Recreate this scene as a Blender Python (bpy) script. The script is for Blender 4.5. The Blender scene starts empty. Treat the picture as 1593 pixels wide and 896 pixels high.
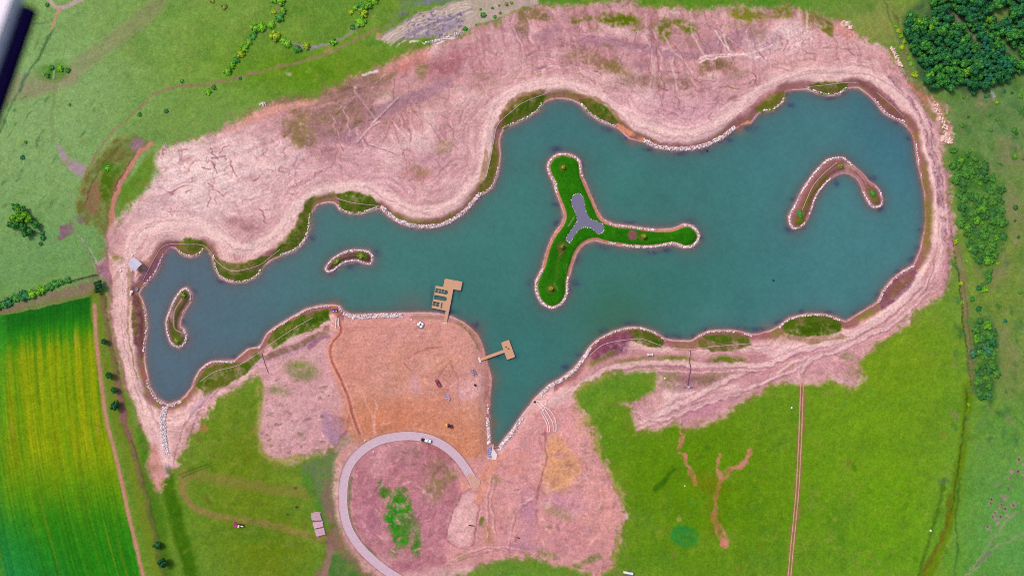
import bpy, bmesh, math, random
import numpy as np
from mathutils import Vector, geometry
rnd = random.Random(7)
R = math.radians
sc = bpy.context.scene
S = 0.35                                     # metres per pixel of the survey grid
def wx(px): return (px - 796.5) * S
def wy(py): return (448.0 - py) * S

# ------------------------------------------------------------------ camera, sky, sun, exposure
cam = bpy.data.cameras.new('camera'); camo = bpy.data.objects.new('camera', cam)
sc.collection.objects.link(camo); sc.camera = camo
CAMZ = 372.6
camo.location = (0, 0, CAMZ); camo.rotation_euler = (0, 0, 0)
cam.lens = 24; cam.sensor_width = 36; cam.clip_start = 0.05; cam.clip_end = 30000
cam.dof.use_dof = True; cam.dof.focus_distance = 372; cam.dof.aperture_fstop = 3.4
w = bpy.data.worlds.new('World'); sc.world = w; w.use_nodes = True
nt = w.node_tree; sky = nt.nodes.new('ShaderNodeTexSky'); sky.sky_type = 'NISHITA'
SUN_EL, SUN_AZ = 46, -50          # azimuth: degrees clockwise from north (up in the picture)
sky.sun_disc = False; sky.sun_elevation = R(SUN_EL); sky.sun_rotation = R(SUN_AZ)
sky.dust_density = 3.0
bg = nt.nodes['Background']; bg.inputs[1].default_value = 0.13
nt.links.new(sky.outputs[0], bg.inputs[0])
sl = bpy.data.lights.new('sun', 'SUN'); sl.energy = 1.5; sl.angle = R(11); sl.color = (1, .93, .84)
so = bpy.data.objects.new('sun', sl); sc.collection.objects.link(so)
_d = Vector((math.sin(R(SUN_AZ)) * math.cos(R(SUN_EL)), math.cos(R(SUN_AZ)) * math.cos(R(SUN_EL)), math.sin(R(SUN_EL))))
so.rotation_euler = _d.to_track_quat('Z', 'Y').to_euler(); so.location = (0, 0, 50)
vs = sc.view_settings; vs.view_transform = 'Standard'; vs.look = 'None'; vs.gamma = 1; vs.use_curve_mapping = False
vs.exposure = 0.66
sc.cycles.filter_width = 1.05; sc.cycles.use_denoising = False; sc.cycles.max_bounces = 5; sc.cycles.diffuse_bounces = 2
K = np.array([1.365, 1.365, 1.48])            # light a flat white sheet sends back at that exposure
def lin(c):
    c = np.clip(np.asarray(c, float) / 255., 0, 1)
    return np.where(c <= .04045, c / 12.92, ((c + .055) / 1.055) ** 2.4)
def alb(c): return np.clip(lin(c) / K, .003, .85)

# ------------------------------------------------------------------ noise and distance fields
_tab = np.random.RandomState(11).rand(64, 257, 257).astype(np.float32)
def vnoise(x, y, k=0):
    x = x + k * 37.3; y = y + k * 71.9
    xi = np.floor(x).astype(np.int32); yi = np.floor(y).astype(np.int32)
    fx = (x - xi).astype(np.float32); fy = (y - yi).astype(np.float32)
    fx = fx * fx * (3 - 2 * fx); fy = fy * fy * (3 - 2 * fy)
    t = _tab[k % 64]; x0 = xi & 255; y0 = yi & 255; x1 = (xi + 1) & 255; y1 = (yi + 1) & 255
    return (t[y0, x0] * (1 - fx) + t[y0, x1] * fx) * (1 - fy) + (t[y1, x0] * (1 - fx) + t[y1, x1] * fx) * fy - .5
def fbm(x, y, k=0, o=4, g=.5):
    s = 0; a = 1; n = 0
    for i in range(o):
        s = s + a * vnoise(x, y, k + i); n += a; a *= g; x = x * 2.03 + 5.1; y = y * 2.03 + 1.7
    return s / n * 2            # about -1..1
def smooth(d, a, b):
    t = np.clip((d - a) / (b - a), 0, 1); return t * t * (3 - 2 * t)
def seg_dist(X, Y, pts, closed):
    n = len(pts); D = np.full(X.shape, 1e9, np.float32)
    for i in range(n if closed else n - 1):
        ax, ay = pts[i][:2]; bx, by = pts[(i + 1) % n][:2]; dx, dy = bx - ax, by - ay
        L = dx * dx + dy * dy + 1e-9
        t = np.clip(((X - ax) * dx + (Y - ay) * dy) / L, 0, 1)
        np.minimum(D, (X - ax - t * dx) ** 2 + (Y - ay - t * dy) ** 2, out=D)
    return np.sqrt(D)
def inside(X, Y, pts):
    n = len(pts); r = np.zeros(X.shape, bool)
    for i in range(n):
        ax, ay = pts[i]; bx, by = pts[(i + 1) % n]
        if ay == by: continue
        r ^= ((ay > Y) != (by > Y)) & (X < (bx - ax) * (Y - ay) / (by - ay) + ax)
    return r
def sdf(X, Y, pts):           # negative inside
    d = seg_dist(X, Y, pts, True); return np.where(inside(X, Y, pts), -d, d)
def spline(pts, closed=False, n=5):
    P = [Vector(p) for p in pts]; out = []; N = len(P)
    for i in range(N if closed else N - 1):
        if closed: a, b, c, d = P[i - 1], P[i], P[(i + 1) % N], P[(i + 2) % N]
        else: a, b, c, d = P[max(i - 1, 0)], P[i], P[i + 1], P[min(i + 2, N - 1)]
        for k in range(n):
            t = k / n
            out.append(tuple(.5 * ((2 * b) + (c - a) * t + (2 * a - 5 * b + 4 * c - d) * t * t + (3 * b - 3 * c + d - a) * t ** 3)))
    if not closed: out.append(tuple(P[-1]))
    return out

# ------------------------------------------------------------------ survey of the place (pixel units)
LAKE = [(219,447),(234,432),(246,415),(253,395),(263,384),(274,386),(281,394),(295,399),(310,394),(318,385),(330,397),(334,415),(343,431),(361,438),(382,437),(400,428),(407,415),(420,404),(435,397),(457,389),(472,375),(480,355),(482,332),(492,318),(510,313),(522,315),(529,325),(544,331),(561,331),(577,326),(591,323),(607,337),(624,347),(648,353),(678,353),(701,345),(721,332),(735,317),(748,302),(765,291),(774,268),(777,241),(775.5,218),(781.5,201),(800,191),(817,184),(837,171),(847,157),(867,151),(890,154),(904,161),(915,174),(934,187),(951,194),(964,199),(981,214),(1001,219),(1021,229),(1048,233),(1078,232),(1101,226),(1125,214),(1145,199),(1155,192),(1168,190),(1181,174),(1200,171),(1210,166),(1220,156),(1221,142),(1236,138),(1257,137),(1270,142),(1290,147),(1308,145),(1319,136),(1337,135),(1354,147),(1364,157),(1377,174),(1394,184),(1409,191),(1421,207),(1426,224),(1429,248),(1436,278),(1441,300),(1442,320),(1443,343),(1439,367),(1434,390),(1424,412),(1407,422),(1389,437),(1375,454),(1367,471),(1350,482),(1330,494),(1317,502),(1303,496),(1283,490),(1257,490),(1230,496),(1213,509),(1200,516),(1188,519),(1171,522),(1151,517),(1128,515),(1105,516),(1088,524),(1078,531),(1058,532),(1036,529),(1018,517),(997,511),(977,511),(954,517),(932,529),(917,543),(905,561),(890,578),(872,591),(853.5,601),(840,615),(832,623),(825,632),(813,648),(805,659),(796,672),(784,687),(774,699),(769,697),(762,692),(761.5,675),(760,656),(760,637),(761,613),(763,588),(756,564),(750,541),(741,521),(721,504),(701,494),(678,489),(648,488),(614,489),(574,490),(547,491),(534,486),(527,478),(512,476),(497,477),(477,482),(450,497),(427,511),(415,521),(407,536),(400,542),(385,545),(365,562),(348,563),(328,564),(311,576),(303,590),(298,605),(281,624),(258,631),(241,619),(231,603),(228,591),(223,564),(223,539),(227,514),(225,487),(219,467),(214,457)]
Y_IS = [(872,240),(885,241),(894,244),(902,252),(904,268),(907,278),(913,292),(920,308),(927,325),(937,342),(957,350),(981,353),(1021,358),(1048,357),(1064,350),(1078,353),(1087,364),(1086,374),(1078,383),(1064,384),(1048,379),(1014,384),(981,383),(947,378),(927,373),(910,378),(897,392),(889,414),(883,437),(882,457),(875,471),(860,479),(843,471),(835,454),(835,437),(845,417),(850,397),(860,370),(874,350),(879,337),(875,320),(867,300),(863,284),(856,271),(853,258),(859,246)]
L_IS = [(288,449),(296,457),(295,468),(286,482),(279,497),(278,509),(285,514),(289,524),(286,534),(278,540),(266,534),(260,518),(258,501),(263,486),(271,467),(280,454)]
M_IS = [(507,417),(509,422),(515,422),(524,415),(537,407),(554,405),(567,409),(577,409),(578,399),(572,392),(551,390),(534,394),(517,404)]
B_IS = [(1229,337),(1232,351),(1238,355),(1250,350),(1255,342),(1262,328),(1268,309),(1278,293),(1293,277),(1307,269),(1320,268),(1335,277),(1343,290),(1345,299),(1355,318),(1364,322),(1372,318),(1373,308),(1367,294),(1353,283),(1342,271),(1327,258),(1313,246),(1303,246),(1288,250),(1268,270),(1252,293),(1239,319)]
POND = [(893,303),(903,302),(909,312),(911,325),(918,340),(930,345),(939,350),(939,360),(930,364),(921,356),(908,354),(897,362),(891,372),(886,377),(881,373),(884,365),(893,352),(898,342),(894,328),(889,315)]
BARE = [(248,762),(238,752),(231,726),(234,686),(218,660),(201,616),(190,590),(182,561),(174,501),(167,444),(150,430),(147,412),(160,400),(164,370),(175,347),(187,343),(207,320),(227,300),(231,295),(248,268),(243,248),(248,234),(268,229),(295,221),(321,211),(341,204),(355,191),(378,187),(400,171),(420,161),(450,154),(494,154),(525,130),(587,102),(601,97),(640,84),(661,75),(681,64),(721,50),(768,33),(800,20),(833,10),(900,5),(961,7),(1001,8),(1051,13),(1101,15),(1135,12),(1200,17),(1236,10),(1253,17),(1273,30),(1313,37),(1334,54),(1367,67),(1394,94),(1414,124),(1441,144),(1471,174),(1481,201),(1478,224),(1467,231),(1471,261),(1476,300),(1481,340),(1479,384),(1471,434),(1464,461),(1441,477),(1414,501),(1380,521),(1354,541),(1337,561),(1345,588),(1325,602),(1290,592),(1262,600),(1232,597),(1200,600),(1165,616),(1151,628),(1128,646),(1095,660),(1068,666),(1048,653),(1021,668),(991,671),(982,650),(982,633),(966,624),(1014,608),(1022,596),(1021,577),(974,575),(944,586),(915,592),(900,606),(897,623),(924,663),(931,700),(947,723),(967,763),(974,797),(964,847),(957,880),(934,900),(880,884),(827,868),(790,868),(748,880),(700,900),(640,915),(600,905),(560,880),(535,840),(522,783),(520,730),(527,696),(551,680),(510,706),(474,710),(457,720),(420,713),(407,700),(402,663),(410,600),(402,586),(385,592),(358,609),(335,623),(315,650),(301,673),(285,703),(278,730),(262,735)]
CROP = [(-2500,900),(-60,506),(0,492),(70,478),(145,461),(148,520),(157,600),(165,650),(180,710),(198,790),(212,850),(224,900),(300,1200),(-2000,2500)]
ROADC = [(738,750),(726,730),(711,710),(691,693),(668,682),(641,677.5),(614,679),(587,686),(564,700),(546,720),(537,743),(534.5,770),(536,797),(544,824),(561,850),(581,870),(601,886),(622,899),(660,920),(720,945),(800,965)]

# ------------------------------------------------------------------ the sheet of ground
def axis(a, b, step):
    core = np.arange(a, b, step); g = step * 1.35 ** np.arange(1, 31); off = np.cumsum(g)
    off = off[off < 22000]
    return np.concatenate([core[0] - off[::-1], core, core[-1] + off])
xs = axis(-36, 1630, 1.12); ys = axis(-36, 932, 1.12)
X, Y = np.meshgrid(xs, ys); X = X.astype(np.float32); Y = Y.astype(np.float32)
NX, NY = len(xs), len(ys)
n_s = [fbm(X / 9, Y / 9, 3, 3), fbm(X / 9, Y / 9, 9, 3)]
n_m = [fbm(X / 34, Y / 34, 15, 4), fbm(X / 34, Y / 34, 21, 4)]
n_l = fbm(X / 120, Y / 120, 27, 4)
f_f = fbm(X / 3.2, Y / 3.2, 33, 3, .65)
f_g = vnoise(X / 1.6, Y / 1.6, 40) * 2
WX = X + n_s[0] * 3 + n_m[0] * 3; WY = Y + n_s[1] * 3 + n_m[1] * 3
VX = X + n_s[0] * 5 + f_f * 2.0 + n_m[0] * 8; VY = Y + n_s[1] * 5 + n_m[1] * 8 - f_f * 1.5

COL = np.zeros(X.shape + (3,), np.float32)
def mixc(m, c, sl=None):
    c = np.asarray(c, np.float32); m = m[..., None]
    if sl is None: COL[...] = COL * (1 - m) + c * m
    else: COL[sl] = COL[sl] * (1 - m) + c * m
def box(pts, pad):
    a = [p[0] for p in pts]; b = [p[1] for p in pts]
    i0, i1 = np.searchsorted(xs, [min(a) - pad, max(a) + pad]); j0, j1 = np.searchsorted(ys, [min(b) - pad, max(b) + pad])
    return (slice(max(j0 - 1, 0), j1 + 1), slice(max(i0 - 1, 0), i1 + 1))
def poly(pts, c, op=1., soft=2., warp=1, tex=0.):
    sl = box(pts, 25 + soft); A, B = ((X, Y), (WX, WY), (VX, VY))[warp]
    d = sdf(A[sl], B[sl], pts); m = op * (1 - smooth(d, -soft, soft))
    if tex: m = m * np.clip(1 + tex * (f_f[sl] + n_s[0][sl] * 1.3) * 1.4, 0, 1.3)
    mixc(np.clip(m, 0, 1), c, sl); return sl, m
def line(pts, width, c, op=1., soft=1., warp=0, tex=0.):
    pts = spline(pts); sl = box(pts, 22 + width); A, B = ((X, Y), (WX, WY), (VX, VY))[warp]
    d = seg_dist(A[sl], B[sl], pts, False); m = op * (1 - smooth(d, width / 2 - soft * .5, width / 2 + soft))
    if tex: m = m * np.clip(1 + tex * (f_f[sl] + n_s[1][sl]) * 1.5, 0, 1.3)
    mixc(np.clip(m, 0, 1), c, sl); return sl, m
def blob(x, y, rx, ry, c, op=1., ang=0., tex=.5, soft=.55, warp=1):
    sl = box([(x, y)], max(rx, ry) * 1.7 + 18); A, B = ((X, Y), (WX, WY), (VX, VY))[warp]; a = R(ang)
    u = ((A[sl] - x) * math.cos(a) + (B[sl] - y) * math.sin(a)) / rx; v = (-(A[sl] - x) * math.sin(a) + (B[sl] - y) * math.cos(a)) / ry
    m = op * (1 - smooth(np.sqrt(u * u + v * v), 1 - soft, 1 + soft)); m = m * np.clip(1 + tex * (f_f[sl] + n_s[0][sl]) * 1.5, 0, 1.3)
    mixc(np.clip(m, 0, 1), c, sl)

# meadows
COL[...] = (98, 138, 52)
def wash(x, y, rx, ry, c, op): mixc(op * np.exp(-(((X - x) / rx) ** 2 + ((Y - y) / ry) ** 2)), c)
wash(60, 180, 280, 280, (128, 162, 98), .95); wash(60, 400, 150, 90, (96, 144, 78), .8)  # upper-left paler: lens glare put into the grass colour
wash(320, 70, 130, 90, (112, 146, 50), .8); wash(480, 110, 150, 40, (88, 132, 14), .9); wash(470, 40, 90, 45, (108, 142, 50), .6)
wash(250, 190, 90, 50, (96, 134, 44), .7); wash(1000, 0, 300, 14, (68, 132, 26), .9)
wash(1370, 40, 75, 55, (130, 138, 72), .95); wash(1540, 180, 90, 90, (98, 132, 78), .9); wash(1560, 400, 80, 190, (116, 132, 84), .95)
wash(1100, 760, 260, 190, (88, 130, 6), .95); wash(1390, 760, 130, 220, (98, 148, 16), .95); wash(1390, 560, 120, 90, (110, 142, 22), .8)
wash(1570, 830, 80, 120, (82, 148, 62), .95); wash(1545, 690, 50, 90, (88, 138, 62), .7)
wash(380, 730, 120, 170, (98, 122, 20), .95); wash(430, 860, 70, 60, (98, 116, 14), .8); wash(250, 800, 60, 140, (94, 130, 32), .9)
mixc(.5 * smooth(n_l, .0, .6), (110, 136, 40)); mixc(.4 * smooth(-n_m[0], .05, .7), (72, 118, 34))
mixc(.35 * smooth(n_m[1], .25, .8) * smooth(f_f, -.2, .6), (136, 138, 62))
gy = smooth(n_s[0], .1, .7); mixc(.22 * gy, (126, 152, 44)); mixc(.25 * smooth(-n_s[1], .1, .8), (66, 108, 22))
ga = fbm(X / 13, Y / 10, 37, 4, .7); gb = fbm(X / 28, Y / 20, 43, 4, .65)
mixc(.30 * smooth(ga, .1, .7), (134, 152, 40)); mixc(.32 * smooth(-gb, .1, .7), (66, 116, 34)); mixc(.22 * smooth(ga - gb, .3, 1.), (150, 140, 92)); mixc(.18 * smooth(n_m[0] - .3 * n_l, .1, .7), (150, 148, 74))
COL = np.clip(COL * np.array((1.05, 1.03, 1.05), np.float32), 0, 250)
wash(40, 200, 260, 280, (132, 166, 106), .7); wash(60, 400, 160, 80, (108, 150, 92), .5); wash(1545, 130, 90, 120, (92, 124, 72), .6); wash(1570, 800, 90, 160, (98, 154, 84), .5); wash(1350, 640, 190, 150, (116, 152, 24), .45); wash(1060, 700, 120, 90, (92, 132, 8), .4); COL *= (1 + .06 * f_f + .05 * f_g)[..., None]  # pale upper-left and lower-right washes paint lens haze into the grass
# NW meadow marks
line([(-60,168),(0,152),(60,138),(110,116),(160,78),(235,18),(260,-30)], 20, (146,138,104), .62, 9, 1, .25)
line([(30,128),(80,128),(110,118)], 26, (150,136,112), .5, 9, 1, .3)
for p in [[(86,45),(74,66),(60,95),(40,122),(22,158),(0,205),(-30,250)]]: line(p, 2.6, (72,108,66), .75, 1.4, 1, .5)
line([(42,116),(38,128),(32,140)], 5, (76,112,86), .6, 2, 1); line([(50,42),(66,38),(80,33)], 2, (104,116,84), .6, 1.4, 1, .4); line([(55,80),(60,68)], 2, (86,118,66), .5, 1.5, 1, .4)
line([(97,14),(90,28),(82,45)], 4.5, (196,138,122), .85, 2, 1, .4); line([(70,-6),(84,8),(98,13),(112,8),(138,-4)], 6, (186,160,160), .9, 2, 1, .3)
blob(85, 112, 24, 13, (76,130,34), .75, -15); line([(86,106),(84,123)], 1.5, (180,170,180), .8, 1)
line([(86,130),(84,180),(85,222)], 4, (120,134,84), .5, 3, 1, .5)
for k in range(26):
    x, y = rnd.uniform(0, 150), rnd.uniform(150, 340); blob(x, y, rnd.uniform(3, 8), rnd.uniform(1.2, 2.5), (84,116,66), .55, rnd.uniform(-65, -35))
poly([(87,222),(97,230),(106,243),(120,252),(136,257),(133,270),(126,277),(118,268),(104,260),(94,245)], (166,142,154), .92, 1.2, 1, .15)
line([(128,295),(135,272),(160,225),(190,195),(222,165),(250,142),(300,135),(345,129),(375,120),(400,113),(450,101),(500,90),(530,75),(570,55),(612,36)], 3.4, (150,118,98), .8, 1.6, 1, .35)
line([(112,300),(116,345),(135,385),(150,415)], 1.8, (140,140,110), .6, 1.5, 1, .3); line([(118,360),(140,388),(152,412)], 1.2, (196,190,180), .6, 1, 1, .7)
poly([(90,366),(96,352),(112,340),(115,350),(114,362),(103,372),(92,378)], (140,92,118), .75, 3, 2, .3)
blob(131, 341, 9, 7, (122,86,116), .7)
poly([(128,280),(160,235),(185,215),(212,208),(234,226),(214,250),(200,280),(190,310),(182,342),(166,370),(150,352),(130,345),(120,322)], (112,108,52), .8, 5, 2, .4)
poly([(135,300),(150,275),(160,300),(150,340),(136,335)], (146,104,82), .7, 4, 2, .4)
poly([(153,285),(175,260),(190,250),(180,290),(168,320),(158,300)], (74,106,14), .8, 4, 2, .4); blob(170, 262, 12, 9, (60,122,22), .7)
line([(120,318),(140,262),(175,222),(200,210)], 2.2, (146,136,76), .6, 1, 1, .4); line([(134,322),(152,268),(186,230)], 1.6, (86,84,42), .6, 1, 1, .4); line([(148,310),(162,270),(192,236)], 1.6, (140,120,70), .6, 1, 1, .4)
poly([(203,225),(212,212),(226,218),(220,232),(206,238)], (148,116,128), .8, 3, 1, .3)
poly([(188,300),(200,285),(225,255),(238,240),(243,262),(236,285),(210,312),(186,338)], (90,128,24), .7, 4, 1, .2)
line([(234,225),(222,234),(212,246),(203,262),(193,280),(187,297),(179,318),(175,345),(168,380)], 7, (196,128,116), .95, 1.6, 1, .15)
line([(209,243),(200,258),(188,280),(184,298)], 1.6, (112,66,66), .7, 1, 1, .3)
# strip beside the hedge, ditch, dirt tracks in the west
poly([(-60,500),(0,480),(60,462),(120,442),(152,432),(158,470),(150,462),(60,480),(-60,506)], (138,112,96), .8, 4, 1, .35)
poly([(-300,600),(0,488),(150,453),(148,461),(60,478),(-60,506)], (104,128,50), .7, 3, 1, .3)
line([(148,428),(100,441),(40,458),(-60,492)], 2, (62,54,50), .7, 1.2, 0, .4)
# crop field
sl = (slice(0, NY), slice(0, int(np.searchsorted(xs, 320))))
cx_, cy_ = X[sl], Y[sl]; dcrop = sdf(cx_ + n_s[0][sl] * .8, cy_ + n_s[1][sl] * 2.2, CROP); mC = 1 - smooth(dcrop, -.8, 1.2)
tt = np.clip((cy_ - 470) / 430, -.3, 1.6); U = cx_ - 62 * tt * tt + .0 * cx_
row = fbm(U / 7, cy_ / 220, 44, 3, .6); row2 = vnoise(U / 2.1, cy_ / 90, 48) * 2
edge = -dcrop
e_top = cy_ - (492 - .2 * np.clip(cx_, 0, 150))
yel = smooth(e_top + row * 16, 26, 78) * (1 - smooth(cy_ + row * 55 + n_m[0][sl] * 20, 690, 850)); yel *= smooth(cx_ + row * 10, -5, 12) * .35 + .65
base = np.array((40, 124, 18), np.float32) + np.zeros(cx_.shape + (3,), np.float32)
def mx(a, c, m): return a * (1 - m[..., None]) + np.asarray(c, np.float32) * m[..., None]
base = mx(base, (150, 156, 10), np.clip(yel * (.8 + .38 * row), 0, 1)); base = mx(base, (168, 150, 70), np.clip(yel * smooth(row + n_m[0][sl] * .7, .45, .95), 0, 1) * .6)
base = mx(base, (22, 98, 22), (1 - smooth(e_top, 8, 44)) * .85)
base = mx(base, (22, 128, 84), smooth(-(cx_ * 1.1 - (cy_ - 770)) + row * 30, -60, 140) * .65)
base = mx(base, (110, 136, 14), np.clip(smooth(cy_, 700, 780) * smooth(row, .15, .7) * .7, 0, 1)); base = mx(base, (60, 140, 40), (1 - smooth(cx_, 4, 26)) * smooth(-cy_, -900, -560) * .4)
base *= (1 + .10 * row2 + .06 * f_f[sl] + .05 * f_g[sl])[..., None]
COL[sl] = COL[sl] * (1 - mC[..., None]) + base * mC[..., None]
# lane east of the crop
line([(156,462),(163,520),(178,600),(200,690),(222,770),(243,850),(262,910)], 26, (110,128,34), .8, 6, 1, .25)
WT = [(149,475),(150,520),(159,600),(169,660),(182,712),(199,790),(213,850),(227,905),(250,1000)]
line(WT, 8, (150,134,72), .6, 3, 1, .2); trk_w = line(WT, 4.6, (192,134,118), .95, 1.4, 0, .12)
DT = [(161,462),(170,520),(184,600),(196,665),(213,712),(228,770),(243,830),(262,905)]
line(DT, 8, (124,98,72), .8, 3, 1, .35); line([(x + 3, y) for x, y in DT], 2, (80,62,60), .5, 1.5, 1, .4); line([(184,596),(190,640),(205,680)], 9, (146,98,96), .6, 3, 1, .3)
line([(222,640),(228,700),(236,760),(250,830),(266,900)], 16, (64,112,20), .6, 7, 1, .3)
line([(262,742),(270,790),(284,840),(304,905)], 18, (56,100,6), .8, 7, 1, .2)
# SW meadow
line([(288,737),(330,743),(400,755),(488,768)], 15, (132,124,58), .7, 5, 1, .2); line([(292,745),(288,765),(300,785),(330,800),(380,808),(440,820),(505,838)], 9, (150,122,76), .65, 4, 1, .25)
line([(283,742),(290,772),(308,798)], 3, (160,112,84), .5, 2, 1, .3)
line([(280,738),(305,728),(330,720)], 1.3, (58,80,30), .6, 1); line([(285,741),(310,731),(334,722)], 1.2, (58,80,30), .5, 1)
blob(318, 664, 5, 6, (190,106,80), .8); blob(398, 668, 3, 5, (170,110,90), .6)
for x, y, r in [(461,760,2.5),(463,788,2),(446,801,2)]: blob(x, y, r, r, (70,52,50), .8)
poly([(468,720),(500,712),(530,690),(545,690),(528,720),(522,760),(528,800),(540,840),(500,810),(488,770),(470,745)], (100,120,78), .85, 6, 2, .3)
poly([(470,730),(484,736),(492,760),(502,790),(512,815),(505,825),(492,790),(480,760),(468,752)], (74,134,26), .6, 5, 1, .5)
poly([(513,740),(524,770),(528,810),(545,850),(600,912),(480,912),(508,860),(515,820),(505,780)], (140,100,96), .75, 5, 2, .35)
poly([(515,850),(530,862),(560,890),(590,915),(505,915)], (58,122,40), .7, 7, 1, .5); line([(516,850),(508,880),(500,915)], 9, (160,114,114), .8, 3, 1, .2)
# east and south east
line([(1477,357),(1484,400),(1493,455),(1496,500),(1502,545),(1508,598)], 1.8, (52,74,28), .85, 1.2, 1, .3)
line([(1486,385),(1498,440),(1503,500),(1508,550),(1514,610)], 11, (130,120,80), .8, 3, 1, .2); line([(1499,440),(1506,520),(1512,600)], 2.2, (100,96,56), .5, 1.2, 1, .3)
line([(1504,600),(1501,650),(1496,700),(1488,740),(1480,800),(1462,850),(1440,905)], 12, (100,124,10), .7, 5, 1, .2)
line([(1502,604),(1498,660),(1491,715),(1486,750),(1478,800)], 2.2, (54,84,20), .6, 2, 1, .5); line([(1476,770),(1470,820),(1450,860),(1428,905)], 6, (104,98,24), .75, 3, 1, .3); line([(1492,745),(1486,800),(1489,850),(1482,900)], 2, (52,104,48), .6, 2, 1, .5)
line([(1468,745),(1456,800),(1440,850),(1425,905)], 4, (66,98,22), .6, 3, 1, .4)
blob(1468, 749, 9, 5, (86,118,70), .6)
for q in [[(1490,905),(1518,880),(1543,855),(1565,842),(1600,822),(1650,800)], [(1505,885),(1535,850),(1560,815),(1580,795)]]: line(q, 3, (148,146,118), .7, 2, 1, .3)
line([(1515,878),(1540,858)], 3, (120,100,120), .5, 2, 1, .4)
BUR = [(1539,782),(1536,786),(1541,776),(1553,788),(1555,784),(1548,806),(1544,803),(1551,812),(1535,818),(1540,826),(1570,745),(1590,740),(1583,715),(1550,752),(1566,760),(1563,775),(1574,784),(1582,782),(1561,790),(1572,733),(1582,732),(1592,722),(1547,797),(1565,800),(1556,803),(1558,772)]
for i, (x, y) in enumerate(BUR):
    blob(x, y, rnd.uniform(2.4, 5), rnd.uniform(2, 4), (178,128,150), .75, rnd.uniform(0, 180), .6, .6)
    if i % 2 == 0: blob(x, y, 1.8, 1.3, (96,34,66), .85, rnd.uniform(0, 180), .3)
blob(1583, 146, 4, 10, (200,180,200), .0); blob(1543, 148, 3, 7, (206,188,206), .8, -10); blob(1535, 152, 10, 5, (150,130,110), .4)
for x, y, rx, ry in [(1520,155,25,16),(1552,420,16,30),(1524,415,9,16),(1575,330,14,45),(1512,250,10,6),(1560,560,25,60),(1570,240,20,25)]: blob(x, y, rx, ry, (136,124,92), .5, rnd.uniform(-20, 20), .5, .6)
poly([(1480,235),(1510,240),(1540,270),(1560,310),(1560,370),(1548,410),(1530,430),(1512,400),(1498,350),(1488,290)], (66,116,40), .85, 10, 2, .7)
poly([(1514,500),(1535,495),(1550,520),(1550,600),(1540,630),(1518,620),(1508,560)], (60,104,48), .85, 9, 2, .6)
line([(1388,20),(1396,40),(1400,65),(1415,110)], 3, (90,92,56), .6, 2, 1, .4); line([(1374,0),(1386,35),(1398,70)], 2, (86,100,60), .5, 2, 1, .4)
line([(1400,60),(1412,100),(1424,130),(1445,160)], 9, (126,116,96), .6, 4, 1, .3)
poly([(1400,28),(1446,-10),(1650,-10),(1650,110),(1590,110),(1556,135),(1500,145),(1430,125)], (70,100,64), .8, 6, 1, .3)
line([(1466,8),(1490,34),(1506,52),(1516,70)], 7, (134,120,112), .85, 3, 1, .2); poly([(1538,18),(1560,10),(1576,46),(1560,38),(1546,28)], (118,138,70), .9, 3, 1, .2); line([(1560,-6),(1574,8),(1594,32)], 6, (130,128,96), .8, 3, 1, .2)
line([(1552,62),(1566,84),(1596,106)], 9, (118,128,84), .85, 4, 1, .2); line([(1519,100),(1540,125),(1555,140)], 4, (120,124,92), .5, 3, 1)
for k in range(170):
    x, y = rnd.uniform(1482, 1600), rnd.uniform(130, 700); blob(x, y, rnd.uniform(4, 12), rnd.uniform(2, 6), rnd.choice([(66,112,44),(58,104,52),(84,128,50),(134,132,92),(72,118,66)]), rnd.uniform(.3, .65), rnd.uniform(40, 80), .8, .6, 2)
for k in range(60):
    x, y = rnd.uniform(1500, 1600), rnd.uniform(640, 890); blob(x, y, rnd.uniform(4, 14), rnd.uniform(2, 5), rnd.choice([(76,134,58),(104,154,76),(96,136,70)]), rnd.uniform(.3, .5), rnd.uniform(90, 150), .7, .6, 2)
for k in range(150):
    x, y = rnd.uniform(0, 600), rnd.uniform(0, 420); blob(x, y, rnd.uniform(3, 12), rnd.uniform(1.5, 4), rnd.choice([(92,132,60),(140,164,84),(100,144,58),(132,150,72)]), rnd.uniform(.2, .45), rnd.uniform(-60, -20), .7, .6, 2)
# south field scars
SC = (196, 124, 104)
for p, wd in [([(1060,664),(1061,680),(1058,694)],4.5),([(1063,703),(1069,722),(1076,738),(1081,750)],4.5),([(1121,706),(1117,728),(1118,742)],5),([(1118,748),(1140,728),(1156,717),(1169,703)],7),([(1118,742),(1117,765),(1114,790),(1113,806)],5),([(1112,800),(1117,818),(1124,832),(1130,850)],8)]: line(p, wd, SC, .88, 1.6, 2, .5)
blob(1154, 718, 11, 5, (202,132,122), .85, -38, .3); blob(1120, 738, 6, 7, (200,130,116), .8); blob(1130, 842, 5, 9, (204,130,118), .8, -10, .3)
blob(1100, 750, 30, 14, (116,112,14), .5, 20); blob(1110, 790, 12, 40, (112,112,14), .35)
blob(1065, 832, 22, 17, (46,130,50), .85, 10, .5, .3); blob(1062, 829, 9, 6, (60,132,36), .45); blob(1056, 806, 3, 4, (170,150,90), .6); blob(1046, 862, 4, 4, (140,110,70), .5)
line([(1018,762),(1034,745),(1046,728)], 5, (44,88,14), .6, 4, 1, .3)
for k in range(70):
    x, y = rnd.uniform(960, 1480), rnd.uniform(600, 890); blob(x, y, rnd.uniform(3, 9), rnd.uniform(2, 6), rnd.choice([(130,122,50),(122,124,20),(60,112,10),(86,146,46),(150,128,90)]), rnd.uniform(.2, .5), rnd.uniform(0, 180))
for k in range(60):
    x, y = rnd.uniform(285, 520), rnd.uniform(620, 890); blob(x, y, rnd.uniform(3, 9), rnd.uniform(2, 5), rnd.choice([(122,112,34),(76,112,10),(104,96,36),(128,140,54)]), rnd.uniform(.25, .55), rnd.uniform(0, 180))
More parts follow.
